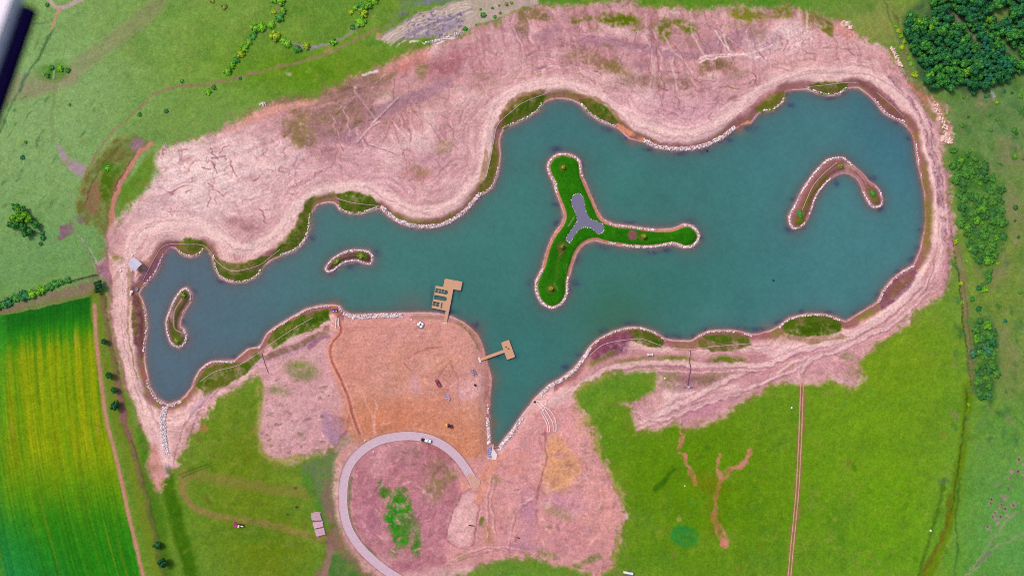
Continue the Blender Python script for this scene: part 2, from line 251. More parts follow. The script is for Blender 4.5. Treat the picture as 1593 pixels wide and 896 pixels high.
line([(1247,590),(1244,680),(1238,780),(1232,840),(1226,905),(1215,1000)], 9.5, (140,118,66), .8, 3, 1, .15)

# bare earth ring: colours of soil
dB = sdf(VX, VY, BARE); mB = 1 - smooth(dB + 4.5 * f_f + 4 * n_s[0], -5.5, 5.5)
dl = sdf(X + n_s[0] * .8 + f_f * .4, Y + n_s[1] * .8, spline(LAKE, True, 2))
for isl in (Y_IS, L_IS, M_IS, B_IS):
    s_ = box(isl, 70); dl[s_] = np.maximum(dl[s_], -sdf(X[s_] + n_s[0][s_] * .7, Y[s_] + n_s[1][s_] * .7, spline(isl, True, 3)))
keep = COL.copy()
COL[...] = (212, 158, 160)
wash(300, 290, 130, 70, (232, 196, 200), .95); wash(420, 240, 120, 60, (226, 178, 182), .8); wash(620, 260, 150, 60, (208, 156, 168), .7); wash(1050, 180, 160, 50, (214, 162, 176), .8); wash(540, 170, 100, 40, (170, 118, 116), .75); wash(700, 110, 80, 34, (190, 130, 136), .6); wash(960, 80, 160, 28, (186, 130, 138), .6); wash(1180, 70, 60, 30, (190, 140, 148), .45)
wash(1300, 70, 120, 40, (222, 166, 166), .9); wash(900, 60, 200, 50, (200, 142, 150), .8); wash(1440, 330, 45, 120, (212, 152, 166), .8); wash(1250, 540, 130, 50, (212, 152, 162), .8)
# general mottling of the soil at several sizes, in tone and in hue
mo1 = fbm((X + n_m[0] * 6) / 17, (Y + n_m[1] * 6) / 11, 36, 4, .72); mo2 = fbm(X / 8, Y / 6.5, 42, 3, .7); mo3 = fbm((X + Y * .25) / 42, (Y - X * .12) / 17, 47, 4, .6)
pads = np.zeros(X.shape, np.float32); s_ = box([(528, 496), (764, 722)], 0); pads[s_] = 1 - smooth(sdf(X[s_], Y[s_], [(530,505),(700,502),(742,545),(756,700),(735,735),(680,680),(600,672),(552,684),(518,560)]), -6, 6)
near = 1 - smooth(dl, 30, 95); calm = (1 - .6 * pads) * (1 - .7 * near) * .62; mixc(.36 * calm * smooth(mo3, .08, .6), (236, 206, 206)); mixc(.42 * calm * smooth(-mo3, .1, .6), (150, 94, 104)); mixc(.30 * calm * smooth(mo1, .25, .8), (164, 116, 142)); mixc(.22 * calm * smooth(-mo2, .3, .8), (178, 124, 90)); mixc(.16 * calm * smooth(n_m[1] * .8 + mo1 * .6, .35, .8), (126, 118, 70))
# soft clouds of paler and darker soil
far_ = 1 - .6 * near; mixc(.6 * far_ * smooth(n_m[0] + .5 * n_l, .05, .65), (238, 200, 198)); mixc(.42 * far_ * smooth(-n_m[1] + .4 * n_l, .1, .7), (180, 122, 128)); big_ = fbm((X + Y * .4) / 75, (Y - X * .15) / 40, 52, 4, .6); mixc(.42 * far_ * smooth(big_, .15, .65), (168, 114, 126)); mixc(.35 * smooth(-big_, .2, .7), (230, 184, 178)); mixc(.4 * smooth(fbm((X - Y * .3) / 50, Y / 26, 56, 3), .3, .75) * smooth(-Y, -230, -150), (140, 116, 84))
mixc(.3 * smooth(-n_l + .5 * n_m[0], .25, .9), (180, 122, 132))
# scraped bands that follow the shore
t1 = fbm(dl / 5.0 + n_m[0] * 3.5, (X + Y) / 160, 50, 3, .6); t2 = vnoise(dl / 1.9 + n_m[1] * 5 + n_s[0] * .8, (X - Y) / 60, 54) * 2
fade = 1 - smooth(dl, 35, 110)
mixc(.5 * fade * smooth(t1, .05, .55), (236, 194, 192)); mixc(.38 * fade * smooth(-t1, .1, .6), (184, 124, 132)); mixc(.62 * (1 - pads) * np.exp(-((dl - 23 - 5 * n_l) / 8.5) ** 2), (238, 196, 192)); wash(320, 262, 105, 40, (246, 214, 210), .7); COL *= (1 + .09 * fade * t2)[..., None]
# gullies and cracks: ridged noise
q1 = np.abs(fbm((X + n_s[0] * 4) / 30, (Y + n_s[1] * 4) / 34, 58, 3, .55)); q2 = np.abs(fbm((X + n_s[1] * 4) / 19, Y / 30, 62, 2, .5)); cr = 1 - smooth(q1, .012, .06); cr2 = 1 - smooth(q2, .015, .075)
north = smooth(-(Y - .02 * X), -360, -250) * smooth(dl, 22, 60)
gul = np.clip(cr * smooth(n_m[1], -.15, .35) + .8 * cr2 * smooth(-n_m[0], -.1, .35), 0, 1) * north
mixc(.45 * gul, (166, 106, 108))
str_ = vnoise(X / 40 + n_m[0], (Y + X * .38) / 2.6 + n_m[1] * 2, 5) * 2; nwz = np.exp(-((X - 330) / 170) ** 2 - ((Y - 260) / 70) ** 2)
mixc(.5 * nwz * smooth(str_ + n_s[0] * .6, .05, .6), (244, 214, 218)); mixc(.4 * nwz * smooth(-str_ + n_s[1] * .5, .3, .9), (188, 130, 136))
nnz = smooth(-Y, -175, -60) * smooth(X, 560, 720)
st2 = vnoise((X - Y * .2) / 5 + n_m[0] * 1.5, Y / 42, 6) * 2 + .6 * n_s[1]
mixc(.38 * nnz * smooth(st2, .1, .9), (228, 184, 190)); mixc(.42 * nnz * smooth(-st2, .2, .9), (156, 100, 112))
# named patches in the north
LIL = (168, 122, 138)
for p, wd, op in [([(585,178),(620,162),(660,148),(695,128)],16,.75),([(905,62),(950,68),(990,76),(1035,84),(1080,86)],11,.65),([(1080,86),(1120,72),(1150,66),(1200,70)],12,.55),([(535,215),(560,196),(585,180)],14,.5),([(475,225),(520,215),(560,222)],16,.5),([(800,50),(850,58),(865,40)],10,.5),([(1095,70),(1160,55),(1210,60)],12,.45)]: line(p, wd, LIL, op, 5, 1, .3)
for x, y, rx, ry, c, op, an in [(470,205,16,26,(124,116,50),.8,10),(520,175,34,12,(130,118,52),.75,-10),(505,185,12,8,(118,126,24),.7,0),(552,180,10,14,(128,112,60),.6,10),(545,140,40,7,(124,104,62),.65,-18),(530,132,10,5,(108,124,16),.8,-10),(450,158,40,9,(110,94,64),.7,-18),(560,115,22,5,(130,124,20),.6,-14),(590,118,34,9,(122,100,72),.6,-18),
        (640,95,30,14,(206,130,124),.85,-18),(410,180,60,9,(214,146,138),.8,-20),(470,165,28,5,(216,150,140),.9,-15),(655,110,10,12,(134,122,64),.7,20),(700,95,40,14,(168,100,112),.6,-30),(880,95,10,6,(150,100,90),.4,10),(930,95,46,11,(136,104,72),.65,14),(958,108,28,8,(134,112,60),.6,20),(1008,130,50,10,(140,106,84),.5,0),(1110,105,26,10,(132,102,74),.75,-6),(1065,128,12,9,(136,100,84),.6,0),(905,29,15,6,(92,104,24),.85,-8),(960,32,32,9,(90,108,8),.95,4),(992,46,9,6,(112,112,40),.7,0),(1034,50,11,16,(108,112,40),.85,0),(1062,38,20,8,(112,114,40),.85,10),(1076,46,8,7,(104,112,34),.7,0),(1016,40,6,10,(120,112,60),.6,0),(1162,26,26,9,(126,126,34),.85,6),(1215,22,20,8,(124,122,40),.8,-4),(1262,18,22,10,(112,116,28),.85,30),(1280,42,16,9,(126,120,44),.85,35),(1258,34,12,12,(142,116,62),.6,0),(812,40,10,18,(134,108,76),.6,0),(820,22,24,8,(122,108,60),.6,-4),(850,32,12,5,(124,104,62),.6,0),(1320,45,25,6,(138,128,56),.7,30),
        (500,240,26,12,(172,116,124),.5,10),(650,275,24,9,(186,122,118),.6,10),(690,230,12,10,(162,132,96),.5,0),(655,268,16,6,(160,128,90),.5,0),(390,360,34,18,(204,156,160),.5,-10),(380,350,30,8,(158,108,112),.45,10),(560,180,15,20,(160,110,110),.4,20),(1250,100,50,18,(228,176,176),.5,0),(1310,50,22,14,(220,146,138),.8,35),(1185,75,28,20,(238,206,210),.4,0),(1230,60,30,26,(238,204,206),.6,30)]: blob(x, y, rx, ry, c, op, an, .7, .5, 2)
poly([(1265,24),(1293,38),(1294,60),(1279,50)], (116,112,42), .8, 1.5, 1, .2)
poly([(425,158),(480,128),(525,112),(592,98),(606,118),(600,150),(560,168),(520,196),(480,232),(452,226),(440,200),(452,176)], (146,112,88), .62, 8, 2, .5)
poly([(480,150),(560,128),(600,130),(585,170),(540,205),(500,222),(480,190)], (162,114,124), .5, 8, 2, .6)
for k in range(60): blob(rnd.uniform(420, 600), rnd.uniform(112, 215), rnd.uniform(3, 11), rnd.uniform(1.5, 4), rnd.choice([(110,110,40),(134,104,70),(172,124,134),(222,172,170),(126,92,84)]), rnd.uniform(.35, .7), rnd.uniform(-40, 0), .8, .5, 2)
line([(400,180),(430,172),(460,164),(490,157)], 7, (222,156,146), .8, 3, 1, .2); line([(594,112),(612,98),(640,86),(655,80)], 16, (216,146,144), .75, 5, 1, .15); line([(398,192),(420,186),(450,170),(500,166),(560,150)], 2.4, (206,156,150), .5, 1.5, 1, .3)
for k in range(90): blob(rnd.uniform(800, 1330), rnd.uniform(14, 150), rnd.uniform(3, 14), rnd.uniform(1.2, 3.5), rnd.choice([(124,112,60),(146,104,92),(156,112,134),(230,186,184),(140,92,94)]), rnd.uniform(.3, .6), rnd.uniform(-12, 25), .8, .5, 2)
# rills
def rill(x, y, dx, dy, n, c, wd, op):
    p = [(x, y)]
    for k in range(n): x += dx + rnd.uniform(-5, 5); y += dy + rnd.uniform(-3, 3); p.append((x, y))
    line(p, wd, c, op, .8, 0, .35)
for args in [(1005,25,2,14,9),(1012,45,3,12,8),(1030,55,5,9,9),(1075,45,4,10,5),(1105,40,9,8,6),(1120,60,3,11,4),(1162,45,3,10,5),(540,165,-1,9,6),(515,180,2,9,6),(555,200,5,8,4),(1020,90,1,12,6),(1048,90,1,12,7),(620,180,3,10,4),(640,175,3,9,4),(612,190,5,9,4),(665,190,8,9,4),(690,180,5,9,4),(820,30,3,10,4),(795,40,4,11,4)]:
    rill(*args, (232,194,190), rnd.uniform(1.2, 3), .45); rill(args[0] + rnd.uniform(-3, 8), *args[1:], (150,92,96), rnd.uniform(1, 2.4), .45)
for k in range(60):
    x, y = rnd.uniform(560, 1330), rnd.uniform(40, 200); a = rnd.choice([rnd.uniform(-10, 25), rnd.uniform(60, 120)]); L = rnd.uniform(4, 8)
    rill(x, y, L * math.cos(R(a)), L * math.sin(R(a)), rnd.randint(2, 5), rnd.choice([(236,200,200),(142,86,98),(150,96,104)]), rnd.uniform(1, 1.8), rnd.uniform(.3, .65))
for k in range(46):      # mud cracks in the pale slope
    x, y = rnd.uniform(240, 520), rnd.uniform(225, 330); a = rnd.choice([rnd.uniform(-35, -10), rnd.uniform(50, 100)]); L = rnd.uniform(3, 7)
    rill(x, y, L * math.cos(R(a)), L * math.sin(R(a)), rnd.randint(2, 5), rnd.choice([(166,104,110),(150,92,100),(176,120,126)]), rnd.uniform(1, 1.9), rnd.uniform(.45, .8))
for p in [[(552,142),(572,168),(590,195),(600,212)],[(620,152),(600,172),(580,192)],[(555,222),(575,200),(590,190)],[(575,225),(590,230),(612,238)]]: line(p, 2, (226,186,190), .7, 1, 0, .2); line([(x+2,y+2) for x,y in p], 1.1, (140,90,110), .55, 1, 0, .3)
for p in [[(1087,94),(1110,88),(1150,86),(1180,90)],[(1085,100),(1115,92),(1160,84),(1200,72)],[(1125,55),(1130,70),(1135,82)],[(1110,48),(1120,64),(1133,78)]]: line(p, 2.2, (238,204,206), .75, 1, 1, .25)
# perimeter haul road, pale
PR = [(262,730),(255,680),(238,645),(215,600),(203,560),(196,500),(195,440),(200,395),(215,360),(250,345),(300,345),(330,358),(370,388),(410,378),(440,355),(460,325),(500,300),(560,290),(600,308),(650,330),(700,322),(740,290),(756,240),(765,180),(790,148),(840,132),(890,135),(930,155),(980,190),(1040,212),(1090,208),(1140,180),(1180,145),(1240,118),(1300,112),(1350,118),(1395,140),(1430,180),(1448,230),(1458,300),(1460,370),(1445,420),(1415,460),(1370,500),(1320,525),(1270,535),(1225,545),(1200,560),(1150,590),(1100,600),(1040,610)]
sl_, m_ = line(PR, 14, (240,198,196), .8, 6, 0, .05)
for off, c, op in [(-5,(242,200,200),.45),(3,(180,122,130),.4),(-1,(184,126,134),.35),(7,(238,196,196),.4)]: line([(x + off, y + off * .6) for x, y in PR], 1.7, c, op, 1, 1, .4)
line([(1380,135),(1410,160),(1432,195),(1444,240),(1452,300),(1455,360),(1440,415),(1405,460),(1360,500),(1300,526),(1240,538)], 5, (240,196,196), .75, 2, 1, .1)
for p in [[(1398,105),(1415,130),(1432,160),(1447,200),(1458,250),(1466,320),(1468,380)],[(1385,120),(1420,165),(1440,210),(1455,270),(1464,340)]]: line(p, 6, (176,126,142), .5, 2.5, 1, .9); line(p, 1.4, (120,74,92), .5, 1, 2, .7)
line([(1470,236),(1474,300),(1477,350),(1474,400),(1466,450)], 5, (176,110,140), .6, 3, 1, .3); line([(1452,400),(1448,430),(1425,470),(1390,500),(1340,525)], 2, (150,96,112), .6, 1.2, 1, .3)
line([(1455,380),(1440,430),(1400,480),(1350,515)], 7, (196,134,140), .5, 3, 1, .3)
line([(1428,130),(1436,160),(1452,185)], 9, (122,112,56), .7, 3, 2, .3); line([(1440,145),(1458,165),(1465,185),(1468,210)], 7, (128,104,70), .6, 3, 2, .3); line([(1447,152),(1462,178),(1474,200),(1478,222)], 4, (226,150,124), .7, 1.6, 2, .5); line([(1412,128),(1425,140),(1440,158)], 4, (196,110,96), .7, 2, 1)
blob(1473, 219, 7, 5, (232,164,140), .9, 0, .4); line([(1383,72),(1394,88),(1402,104)], 6, (236,206,196), .9, 1.4, 1, .1); line([(1387,70),(1399,92),(1410,118)], 2, (104,62,74), .7, 1.2, 1, .2)
for x, y, rx, ry in [(1317,34,6,2.5),(1311,41,5,3),(1362,67,4,3),(1325,44,4,2)]: blob(x, y, rx, ry, (240,216,212), .95, 30, .2, .3)
line([(1253,16),(1256,30),(1254,50),(1262,65)], 3, (236,196,196), .7, 1.5, 1, .3)
# west end
line([(171,430),(174,500),(186,560),(202,620),(226,680),(232,700)], 4, (166,100,112), .7, 1.6, 1, .3); line([(176,440),(180,500),(190,556),(208,620),(226,662)], 1.6, (240,196,196), .55, 1, 1, .4); line([(167,320),(166,400),(171,440)], 3, (150,92,108), .6, 1.6, 1, .3)
poly([(150,415),(165,405),(170,440),(164,452),(150,432)], (150,104,126), .8, 3, 1, .2)
line([(170,400),(182,412),(189,420)], 3, (238,200,192), .8, 1.2, 1, .2); blob(180, 402, 6, 7, (146,132,70), .7); blob(190, 405, 4, 5, (150,130,84), .5); blob(184, 428, 3, 8, (150,126,80), .6)
line([(201,420),(200,470),(202,520),(206,560),(214,590)], 2.2, (150,118,70), .6, 1.4, 1, .3); line([(205,425),(206,450)], 5, (124,78,84), .6, 2, 1, .3)
# south west wedge
poly([(400,552),(470,530),(512,520),(515,560),(525,600),(540,640),(545,680),(512,704),(470,708),(420,712),(404,690),(404,620)], (208,154,160), .7, 8, 1, .2)
poly([(500,640),(540,650),(548,678),(520,690),(502,670)], (172,128,156), .85, 5, 1, .15); blob(470,575,25,15,(134,132,84),.7,10,.6); blob(436,607,14,9,(126,130,76),.65,20,.7); blob(465,566,8,5,(110,140,40),.7)
for k in range(60): blob(rnd.uniform(408, 520), rnd.uniform(590, 710), rnd.uniform(2, 6), rnd.uniform(1, 2.5), rnd.choice([(156,104,112),(128,112,84),(226,180,190)]), .6, rnd.uniform(-50, 10))
line([(300,640),(340,602),(400,566),(460,545),(500,525)], 6, (196,150,176), .55, 2.5, 1, .2); line([(292,690),(310,640),(350,600),(400,570)], 1.6, (150,96,126), .6, 1, 1, .3); line([(270,720),(290,660),(330,610)], 1.6, (150,96,116), .5, 1, 1, .3); line([(278,700),(300,650),(345,598)], 1.8, (232,184,190), .5, 1, 1, .3); line([(480,540),(495,528),(510,522)], 5, (140,84,110), .6, 2, 1, .2)
poly([(234,700),(245,690),(258,735),(254,762),(240,760),(230,730)], (208,140,130), .6, 3, 2, .3); blob(264, 735, 6, 12, (158,126,166), .8, -10)
# orange construction pad
poly([(530,505),(560,500),(600,497),(660,499),(700,502),(728,518),(742,545),(750,570),(753,620),(756,700),(764,722),(752,748),(735,735),(712,703),(680,680),(640,668),(600,672),(570,685),(552,684),(545,660),(535,620),(520,570),(518,535),(530,515)], (208,142,124), .92, 9, 1, .08)
wash2 = [(610,520,90,26,(206,134,130),.7),(700,520,40,22,(212,144,134),.6),(620,650,80,26,(202,128,96),.75),(700,690,50,30,(206,132,102),.7),(560,640,20,40,(206,134,104),.6),(600,535,60,24,(206,134,124),.6),(560,560,30,50,(212,136,122),.6),(700,540,40,30,(214,140,124),.6),(720,600,26,24,(222,156,154),.75),(735,585,20,16,(222,160,160),.5),(690,580,40,9,(180,110,98),.5),(655,590,16,20,(214,144,132),.6),(645,605,9,16,(206,146,148),.7),(600,640,50,24,(204,128,94),.6),(640,640,70,22,(204,124,96),.6),(690,560,22,16,(218,148,112),.5),(560,520,24,10,(224,150,136),.4),(650,540,40,14,(196,116,90),.5),(620,560,14,30,(212,140,110),.5),(715,672,40,36,(204,128,94),.6)]
for x, y, rx, ry, c, op in wash2: blob(x, y, rx, ry, c, op, rnd.uniform(-20, 20), .35, .6)
for k in range(120):
    x, y = rnd.uniform(530, 745), rnd.uniform(505, 690); blob(x, y, rnd.uniform(4, 13), rnd.uniform(.8, 2), rnd.choice([(182,104,82),(222,150,126),(190,112,84),(226,164,138)]), rnd.uniform(.3, .6), rnd.uniform(-40, 25))
for x, y, rx, ry, op in [(610,530,80,36,.38),(700,545,60,44,.36),(620,600,110,40,.18),(690,640,70,50,.12)]: blob(x, y, rx, ry, (212,156,152), op, 0, .4, .7)
TR = [(526,492),(529,505),(530,518),(518,532),(514,545),(517,562),(525,578),(533,595),(543,620),(549,645),(560,675)]
line(TR, 10, (206,130,112), .8, 2, 0, .15); line(TR, 2.6, (150,80,78), .65, 1.2, 0, .2); line([(x - 4, y) for x, y in TR], 1.8, (228,160,142), .7, 1); line([(x + 4.5, y) for x, y in TR], 1.8, (228,160,142), .7, 1)
line([(541,596),(558,600),(575,635),(586,670)], 2.6, (226,164,148), .6, 1.4, 1, .3); line([(586,625),(584,650),(586,672)], 3, (228,170,158), .6, 1.5, 1, .3)
line([(545,645),(540,670),(520,700),(512,720)], 3, (150,90,90), .4, 1.5, 1, .3); line([(524,725),(530,710),(550,692)], 3, (210,140,118), .7, 1.5, 1, .2)
for p in [[(680,588),(694,572),(700,562)],[(700,560),(712,585),(714,610),(716,625)],[(688,586),(700,597)],[(640,575),(630,560),(655,545),(690,540)]]: line(p, 1.5, (168,98,84), .55, 1, 1, .3)
poly([(712,602),(728,592),(748,592),(750,612),(728,622),(716,622)], (226,168,170), .75, 3, 1, .25); poly([(637,584),(646,582),(656,600),(658,612),(646,610)], (210,150,156), .8, 2, 1, .2)
line([(728,500),(745,530),(757,575),(757,650),(755,705)], 6, (196,126,116), .6, 3, 1, .3); line([(757,600),(756,650)], 5, (172,110,104), .6, 2, 2, .5)
line([(640,494),(680,494),(700,498),(722,508),(740,526),(748,545)], 5, (182,128,120), .8, 1.8, 0, .2); line([(712,503),(730,517),(741,532),(746,542)], 1.6, (124,122,60), .6, 1, 1, .6)
# inside the loop road and east of it
poly([(560,705),(600,688),(640,686),(680,694),(705,712),(722,735),(730,765),(700,810),(700,880),(620,890),(575,855),(552,820),(545,775),(548,735)], (180,112,126), .85, 7, 1, .2)
for x, y, rx, ry, c, op, an in [(610,700,40,10,(212,150,160),.6,-10),(590,725,20,16,(208,152,158),.6,0),(635,705,24,14,(160,120,116),.5,0),(680,740,20,26,(140,112,84),.6,10),(705,742,9,10,(126,122,56),.6,0),(675,760,14,20,(144,126,76),.5,0),(620,745,50,18,(196,126,136),.5,0),(600,790,14,20,(206,146,134),.6,0),(580,800,20,50,(176,112,132),.5,0),(660,800,20,40,(196,130,146),.5,0),(690,700,30,10,(164,92,100),.6,30),
        (622,800,17,34,(74,134,44),.8,0),(625,795,15,26,(52,138,18),.95,0),(612,805,12,18,(40,132,20),.9,0),(625,835,10,16,(56,136,22),.9,0),(598,765,9,10,(66,120,24),.8,30),(608,772,14,7,(60,126,20),.8,20),(625,765,12,10,(80,130,40),.7,0),(648,835,8,24,(70,126,40),.8,-5),(590,752,6,9,(72,110,46),.6,0),(636,815,14,20,(96,124,60),.6,0),(615,860,9,9,(90,126,60),.4,0)]: blob(x, y, rx, ry, c, op, an, .8, .45, 2)
for k in range(140):
    a = rnd.uniform(0, 6.28); rr = rnd.uniform(20, 92); x, y = 637 + rr * math.cos(a), 775 + rr * math.sin(a); blob(x, y, rnd.uniform(3, 10), rnd.uniform(1, 2.2), rnd.choice([(150,92,100),(214,160,166),(140,114,88),(166,96,112),(220,170,170)]), rnd.uniform(.3, .6), math.degrees(a) + 90 + rnd.uniform(-25, 25))
line([(548,745),(544,775),(548,808),(560,838),(584,862)], 4, (94,106,58), .65, 2.5, 1, .3)
poly([(705,720),(764,705),(776,712),(830,640),(850,635),(895,625),(925,665),(930,705),(950,730),(970,775),(970,810),(960,860),(950,900),(860,880),(790,866),(740,876),(700,886),(690,850),(720,790)], (212,144,146), .8, 6, 1, .15)
poly([(700,805),(712,778),(728,765),(745,768),(742,800),(732,842),(722,850),(698,838)], (226,172,174), .95, 2.5, 1, .1)
line([(745,780),(756,740),(768,720),(775,712)], 14, (214,142,124), .75, 5, 1, .2); line([(722,752),(740,756),(760,745),(764,720)], 9, (214,146,128), .7, 5, 1, .2)
for q in [[(695,836),(704,800),(718,770),(735,758)],[(698,842),(722,852),(736,846),(742,815),(746,785)]]: line(q, 2.4, (166,104,112), .65, 1.4, 1, .3); line([(x + 2.4, y) for x, y in q], 1.4, (236,188,184), .4, 1, 1, .3)
poly([(847,690),(858,676),(872,682),(886,700),(900,712),(904,730),(890,750),(878,764),(850,764),(842,745),(850,720)], (218,156,108), .78, 11, 1, .05); line([(846,762),(870,755),(900,735)], 2.5, (226,170,130), .5, 1.5, 1, .2); line([(849,668),(848,700),(852,712),(844,738),(838,760),(832,790),(834,815)], 2.6, (156,92,94), .6, 1.4, 1, .25)
for x, y, rx, ry, c, op, an in [(870,830,50,24,(206,138,142),.6,20),(930,790,26,50,(216,150,140),.6,-10),(915,690,18,40,(222,158,152),.6,-20),(820,800,12,36,(186,128,152),.7,0),(812,850,30,10,(190,132,154),.6,10),(870,795,24,10,(128,126,74),.45,20),(852,862,16,6,(126,126,68),.7,20),(920,868,16,7,(110,124,60),.7,-20),(898,880,8,4,(96,120,40),.6,0),(855,818,6,3,(110,104,60),.6,0),(750,808,3,6,(118,122,50),.85,0),(760,830,8,16,(186,134,100),.6,0),(775,780,10,30,(206,138,132),.6,0),(720,865,10,6,(140,120,80),.6,0),(880,780,40,14,(198,136,160),.5,10),(905,655,10,20,(224,168,140),.5,0),(800,720,30,20,(212,140,132),.6,0),(772,745,6,6,(140,126,70),.5,0)]: blob(x, y, rx, ry, c, op, an, .6, .5, 1)
for k in range(190):
    x, y = rnd.uniform(770, 960), rnd.uniform(660, 880); blob(x, y, rnd.uniform(3, 11), rnd.uniform(1, 2.6), rnd.choice([(178,118,124),(230,176,168),(168,104,116),(196,150,172),(232,186,170)]), rnd.uniform(.25, .55), rnd.uniform(0, 180))
for q in [[(770,830),(762,790),(768,745)],[(758,835),(756,790),(764,740)],[(690,880),(740,860),(790,850),(850,872)],[(700,872),(760,850),(800,862),(870,885)],[(790,850),(800,800),(830,770)]]: line(q, 1.8, (230,176,172), .6, 1, 1, .3); line([(x + 3, y + 2) for x, y in q], 1.4, (164,104,110), .5, 1, 1, .3)
poly([(745,912),(752,886),(800,876),(850,888),(880,912)], (70,118,40), .65, 5, 2, .5)
# bank in the south east with its green and purple patches
poly([(860,598),(895,580),(930,560),(980,545),(1040,548),(1100,552),(1180,545),(1210,560),(1190,590),(1120,600),(1080,606),(1030,570),(960,570),(900,600)], (192,134,138), .8, 5, 1, .2)
for x, y, rx, ry, c, op, an in [(960,545,20,8,(116,56,92),.8,-25),(945,548,30,7,(110,54,84),.75,-30),(1000,560,50,5,(128,116,56),.6,-4),(940,556,26,5,(122,118,48),.6,-28),(1055,560,24,5,(108,120,30),.7,6),(1130,563,26,5,(118,58,76),.8,0),(1134,561,24,6,(86,122,10),.9,2),(1045,590,14,14,(112,124,46),.5,0),(1096,590,28,9,(132,104,84),.7,0),(1060,596,30,12,(150,100,110),.5,0),(1130,580,30,6,(130,122,70),.4,0),(990,585,30,6,(86,130,0),.7,0),(1180,590,40,10,(206,146,158),.5,0),(1100,630,40,14,(184,116,142),.6,-20),(1010,635,22,16,(212,156,160),.5,0),(1220,525,18,9,(166,128,110),.5,0),(1235,550,10,4,(120,70,110),.6,-20),(1228,570,8,4,(150,134,80),.6,0),(1318,552,12,6,(146,134,96),.6,-10),(1330,575,16,14,(168,130,110),.6,-50)]: blob(x, y, rx, ry, c, op, an, .6, .5, 1)
for q in [[(905,600),(960,572),(1030,563),(1100,572),(1180,575)],[(985,660),(1040,640),(1100,620),(1160,600),(1200,590)],[(975,628),(1010,655),(1060,630),(1120,612)],[(1060,665),(1062,640),(1080,620)]]: line(q, 2, (232,186,186), .6, 1.2, 1, .3); line([(x + 1, y + 4) for x, y in q], 1.5, (150,98,112), .5, 1, 1, .3)
for q, wd in [([(1430,440),(1395,478),(1350,508),(1300,530),(1250,543),(1200,562),(1160,575),(1110,600),(1060,625),(1000,655)],7),([(1440,455),(1400,495),(1340,525),(1290,548),(1235,562),(1200,588),(1150,606),(1090,628),(1030,650),(996,664)],5),([(1300,545),(1262,560),(1225,580),(1190,592)],4),([(892,604),(920,586),(960,570),(1020,564),(1080,566),(1140,568),(1200,566)],7),([(900,604),(960,582),(1040,576),(1120,578),(1190,574)],3),([(1245,596),(1246,575),(1262,556)],6),([(1030,660),(1080,634),(1150,612)],3),([(985,640),(1020,652),(1066,640)],4)]:
    line(q, wd, (236,192,192), .72, 3, 1, .12); line([(x + wd * .5, y + wd * .75) for x, y in q], 2, (160,104,116), .5, 1.4, 1, .3); line([(x, y - wd * .7) for x, y in q], 1.5, (170,112,124), .4, 1.2, 1, .3)
line([(1432,215),(1443,260),(1450,320),(1448,380),(1432,425),(1398,466),(1352,500)], 7, (244,204,200), .7, 3, 0, .05)
line([(182,410),(186,460),(188,520),(198,575),(216,630),(236,680)], 11, (236,194,190), .6, 4, 1, .1); line([(190,440),(192,520),(204,580),(224,640)], 1.6, (178,120,126), .5, 1, 1, .3)
line([(205,392),(230,362),(270,350),(310,350),(345,368),(380,384),(415,372),(446,345),(468,316),(510,296),(560,288)], 8, (242,204,198), .6, 4, 1, .1)
line([(752,300),(764,240),(770,190),(792,152),(838,134),(890,136)], 8, (240,202,198), .5, 4, 1, .1)
# tone at several sizes over everything
COL *= (1 + calm * (.12 * mo1 + .11 * mo2))[..., None]
COL *= (1 + .06 * f_f + .055 * f_g)[..., None]
spk = smooth(vnoise(X / 2.2, Y / 2.2, 30) + .5 * vnoise(X / 1.3, Y / 1.3, 31), .32, .5); mixc(.2 * spk, (150, 98, 104)); mixc(.2 * smooth(-vnoise(X / 2.6, Y / 2.6, 32) - .4 * vnoise(X / 1.2, Y / 1.2, 35), .3, .5), (240, 206, 208))
soil = COL.copy(); COL[...] = keep * (1 - mB[..., None]) + soil * mB[..., None]
# tufts at the rim of the earth
rim = np.exp(-(dB / 9) ** 2); mixc(.6 * rim * smooth(f_f + n_s[0], .0, .8), (128, 118, 56)); rim2 = np.exp(-(dB / 16) ** 2); mixc(.5 * rim2 * smooth(n_s[1] + f_g * .4, .1, .8), (150, 112, 92))
for q in [[(897,612),(905,640),(924,665),(928,690),(933,706),(946,724),(957,742),(968,764),(972,785)],[(966,820),(962,850),(952,882)],[(900,606),(920,596),(945,588)],[(402,600),(404,650),(408,700),(425,714),(470,712)],[(985,678),(990,674)]]:
    line(q, 8, (128,140,44), .5, 5, 2, 1.); line(q, 3, (190,160,110), .3, 2, 2, 1.)
# grey silt flat at the north edge
poly([(585,64),(625,36),(660,20),(700,6),(760,-6),(840,-10),(835,8),(800,18),(768,32),(745,38),(720,52),(690,62),(668,66),(640,60),(612,66)], (196,166,164), .9, 2, 1, .1)
poly([(618,60),(640,42),(670,28),(700,20),(724,22),(722,32),(700,48),(680,60),(650,64)], (158,140,158), .85, 3, 1, .6); poly([(600,48),(640,14),(680,0),(640,-14),(610,-10),(625,10)], (108,128,92), .7, 6, 1, .3); poly([(640,12),(690,-12),(760,-14),(700,4)], (126,122,150), .8, 4, 1, .4)
for k in range(7):
    o = k * 5.5; line([(590+o*.8,62+o*.35),(625+o*.75,38+o*.55),(670+o*.6,20+o*.5),(720+o*.5,2+o*.5)], rnd.uniform(1, 2.4), rnd.choice([(226,204,190),(140,120,140),(222,196,190)]), .65, 1, 1, .5)
for k in range(160): blob(rnd.uniform(625, 720), rnd.uniform(20, 62), rnd.uniform(1.2, 3), 1, (112,94,126), .7, rnd.uniform(-60, -10), .2)
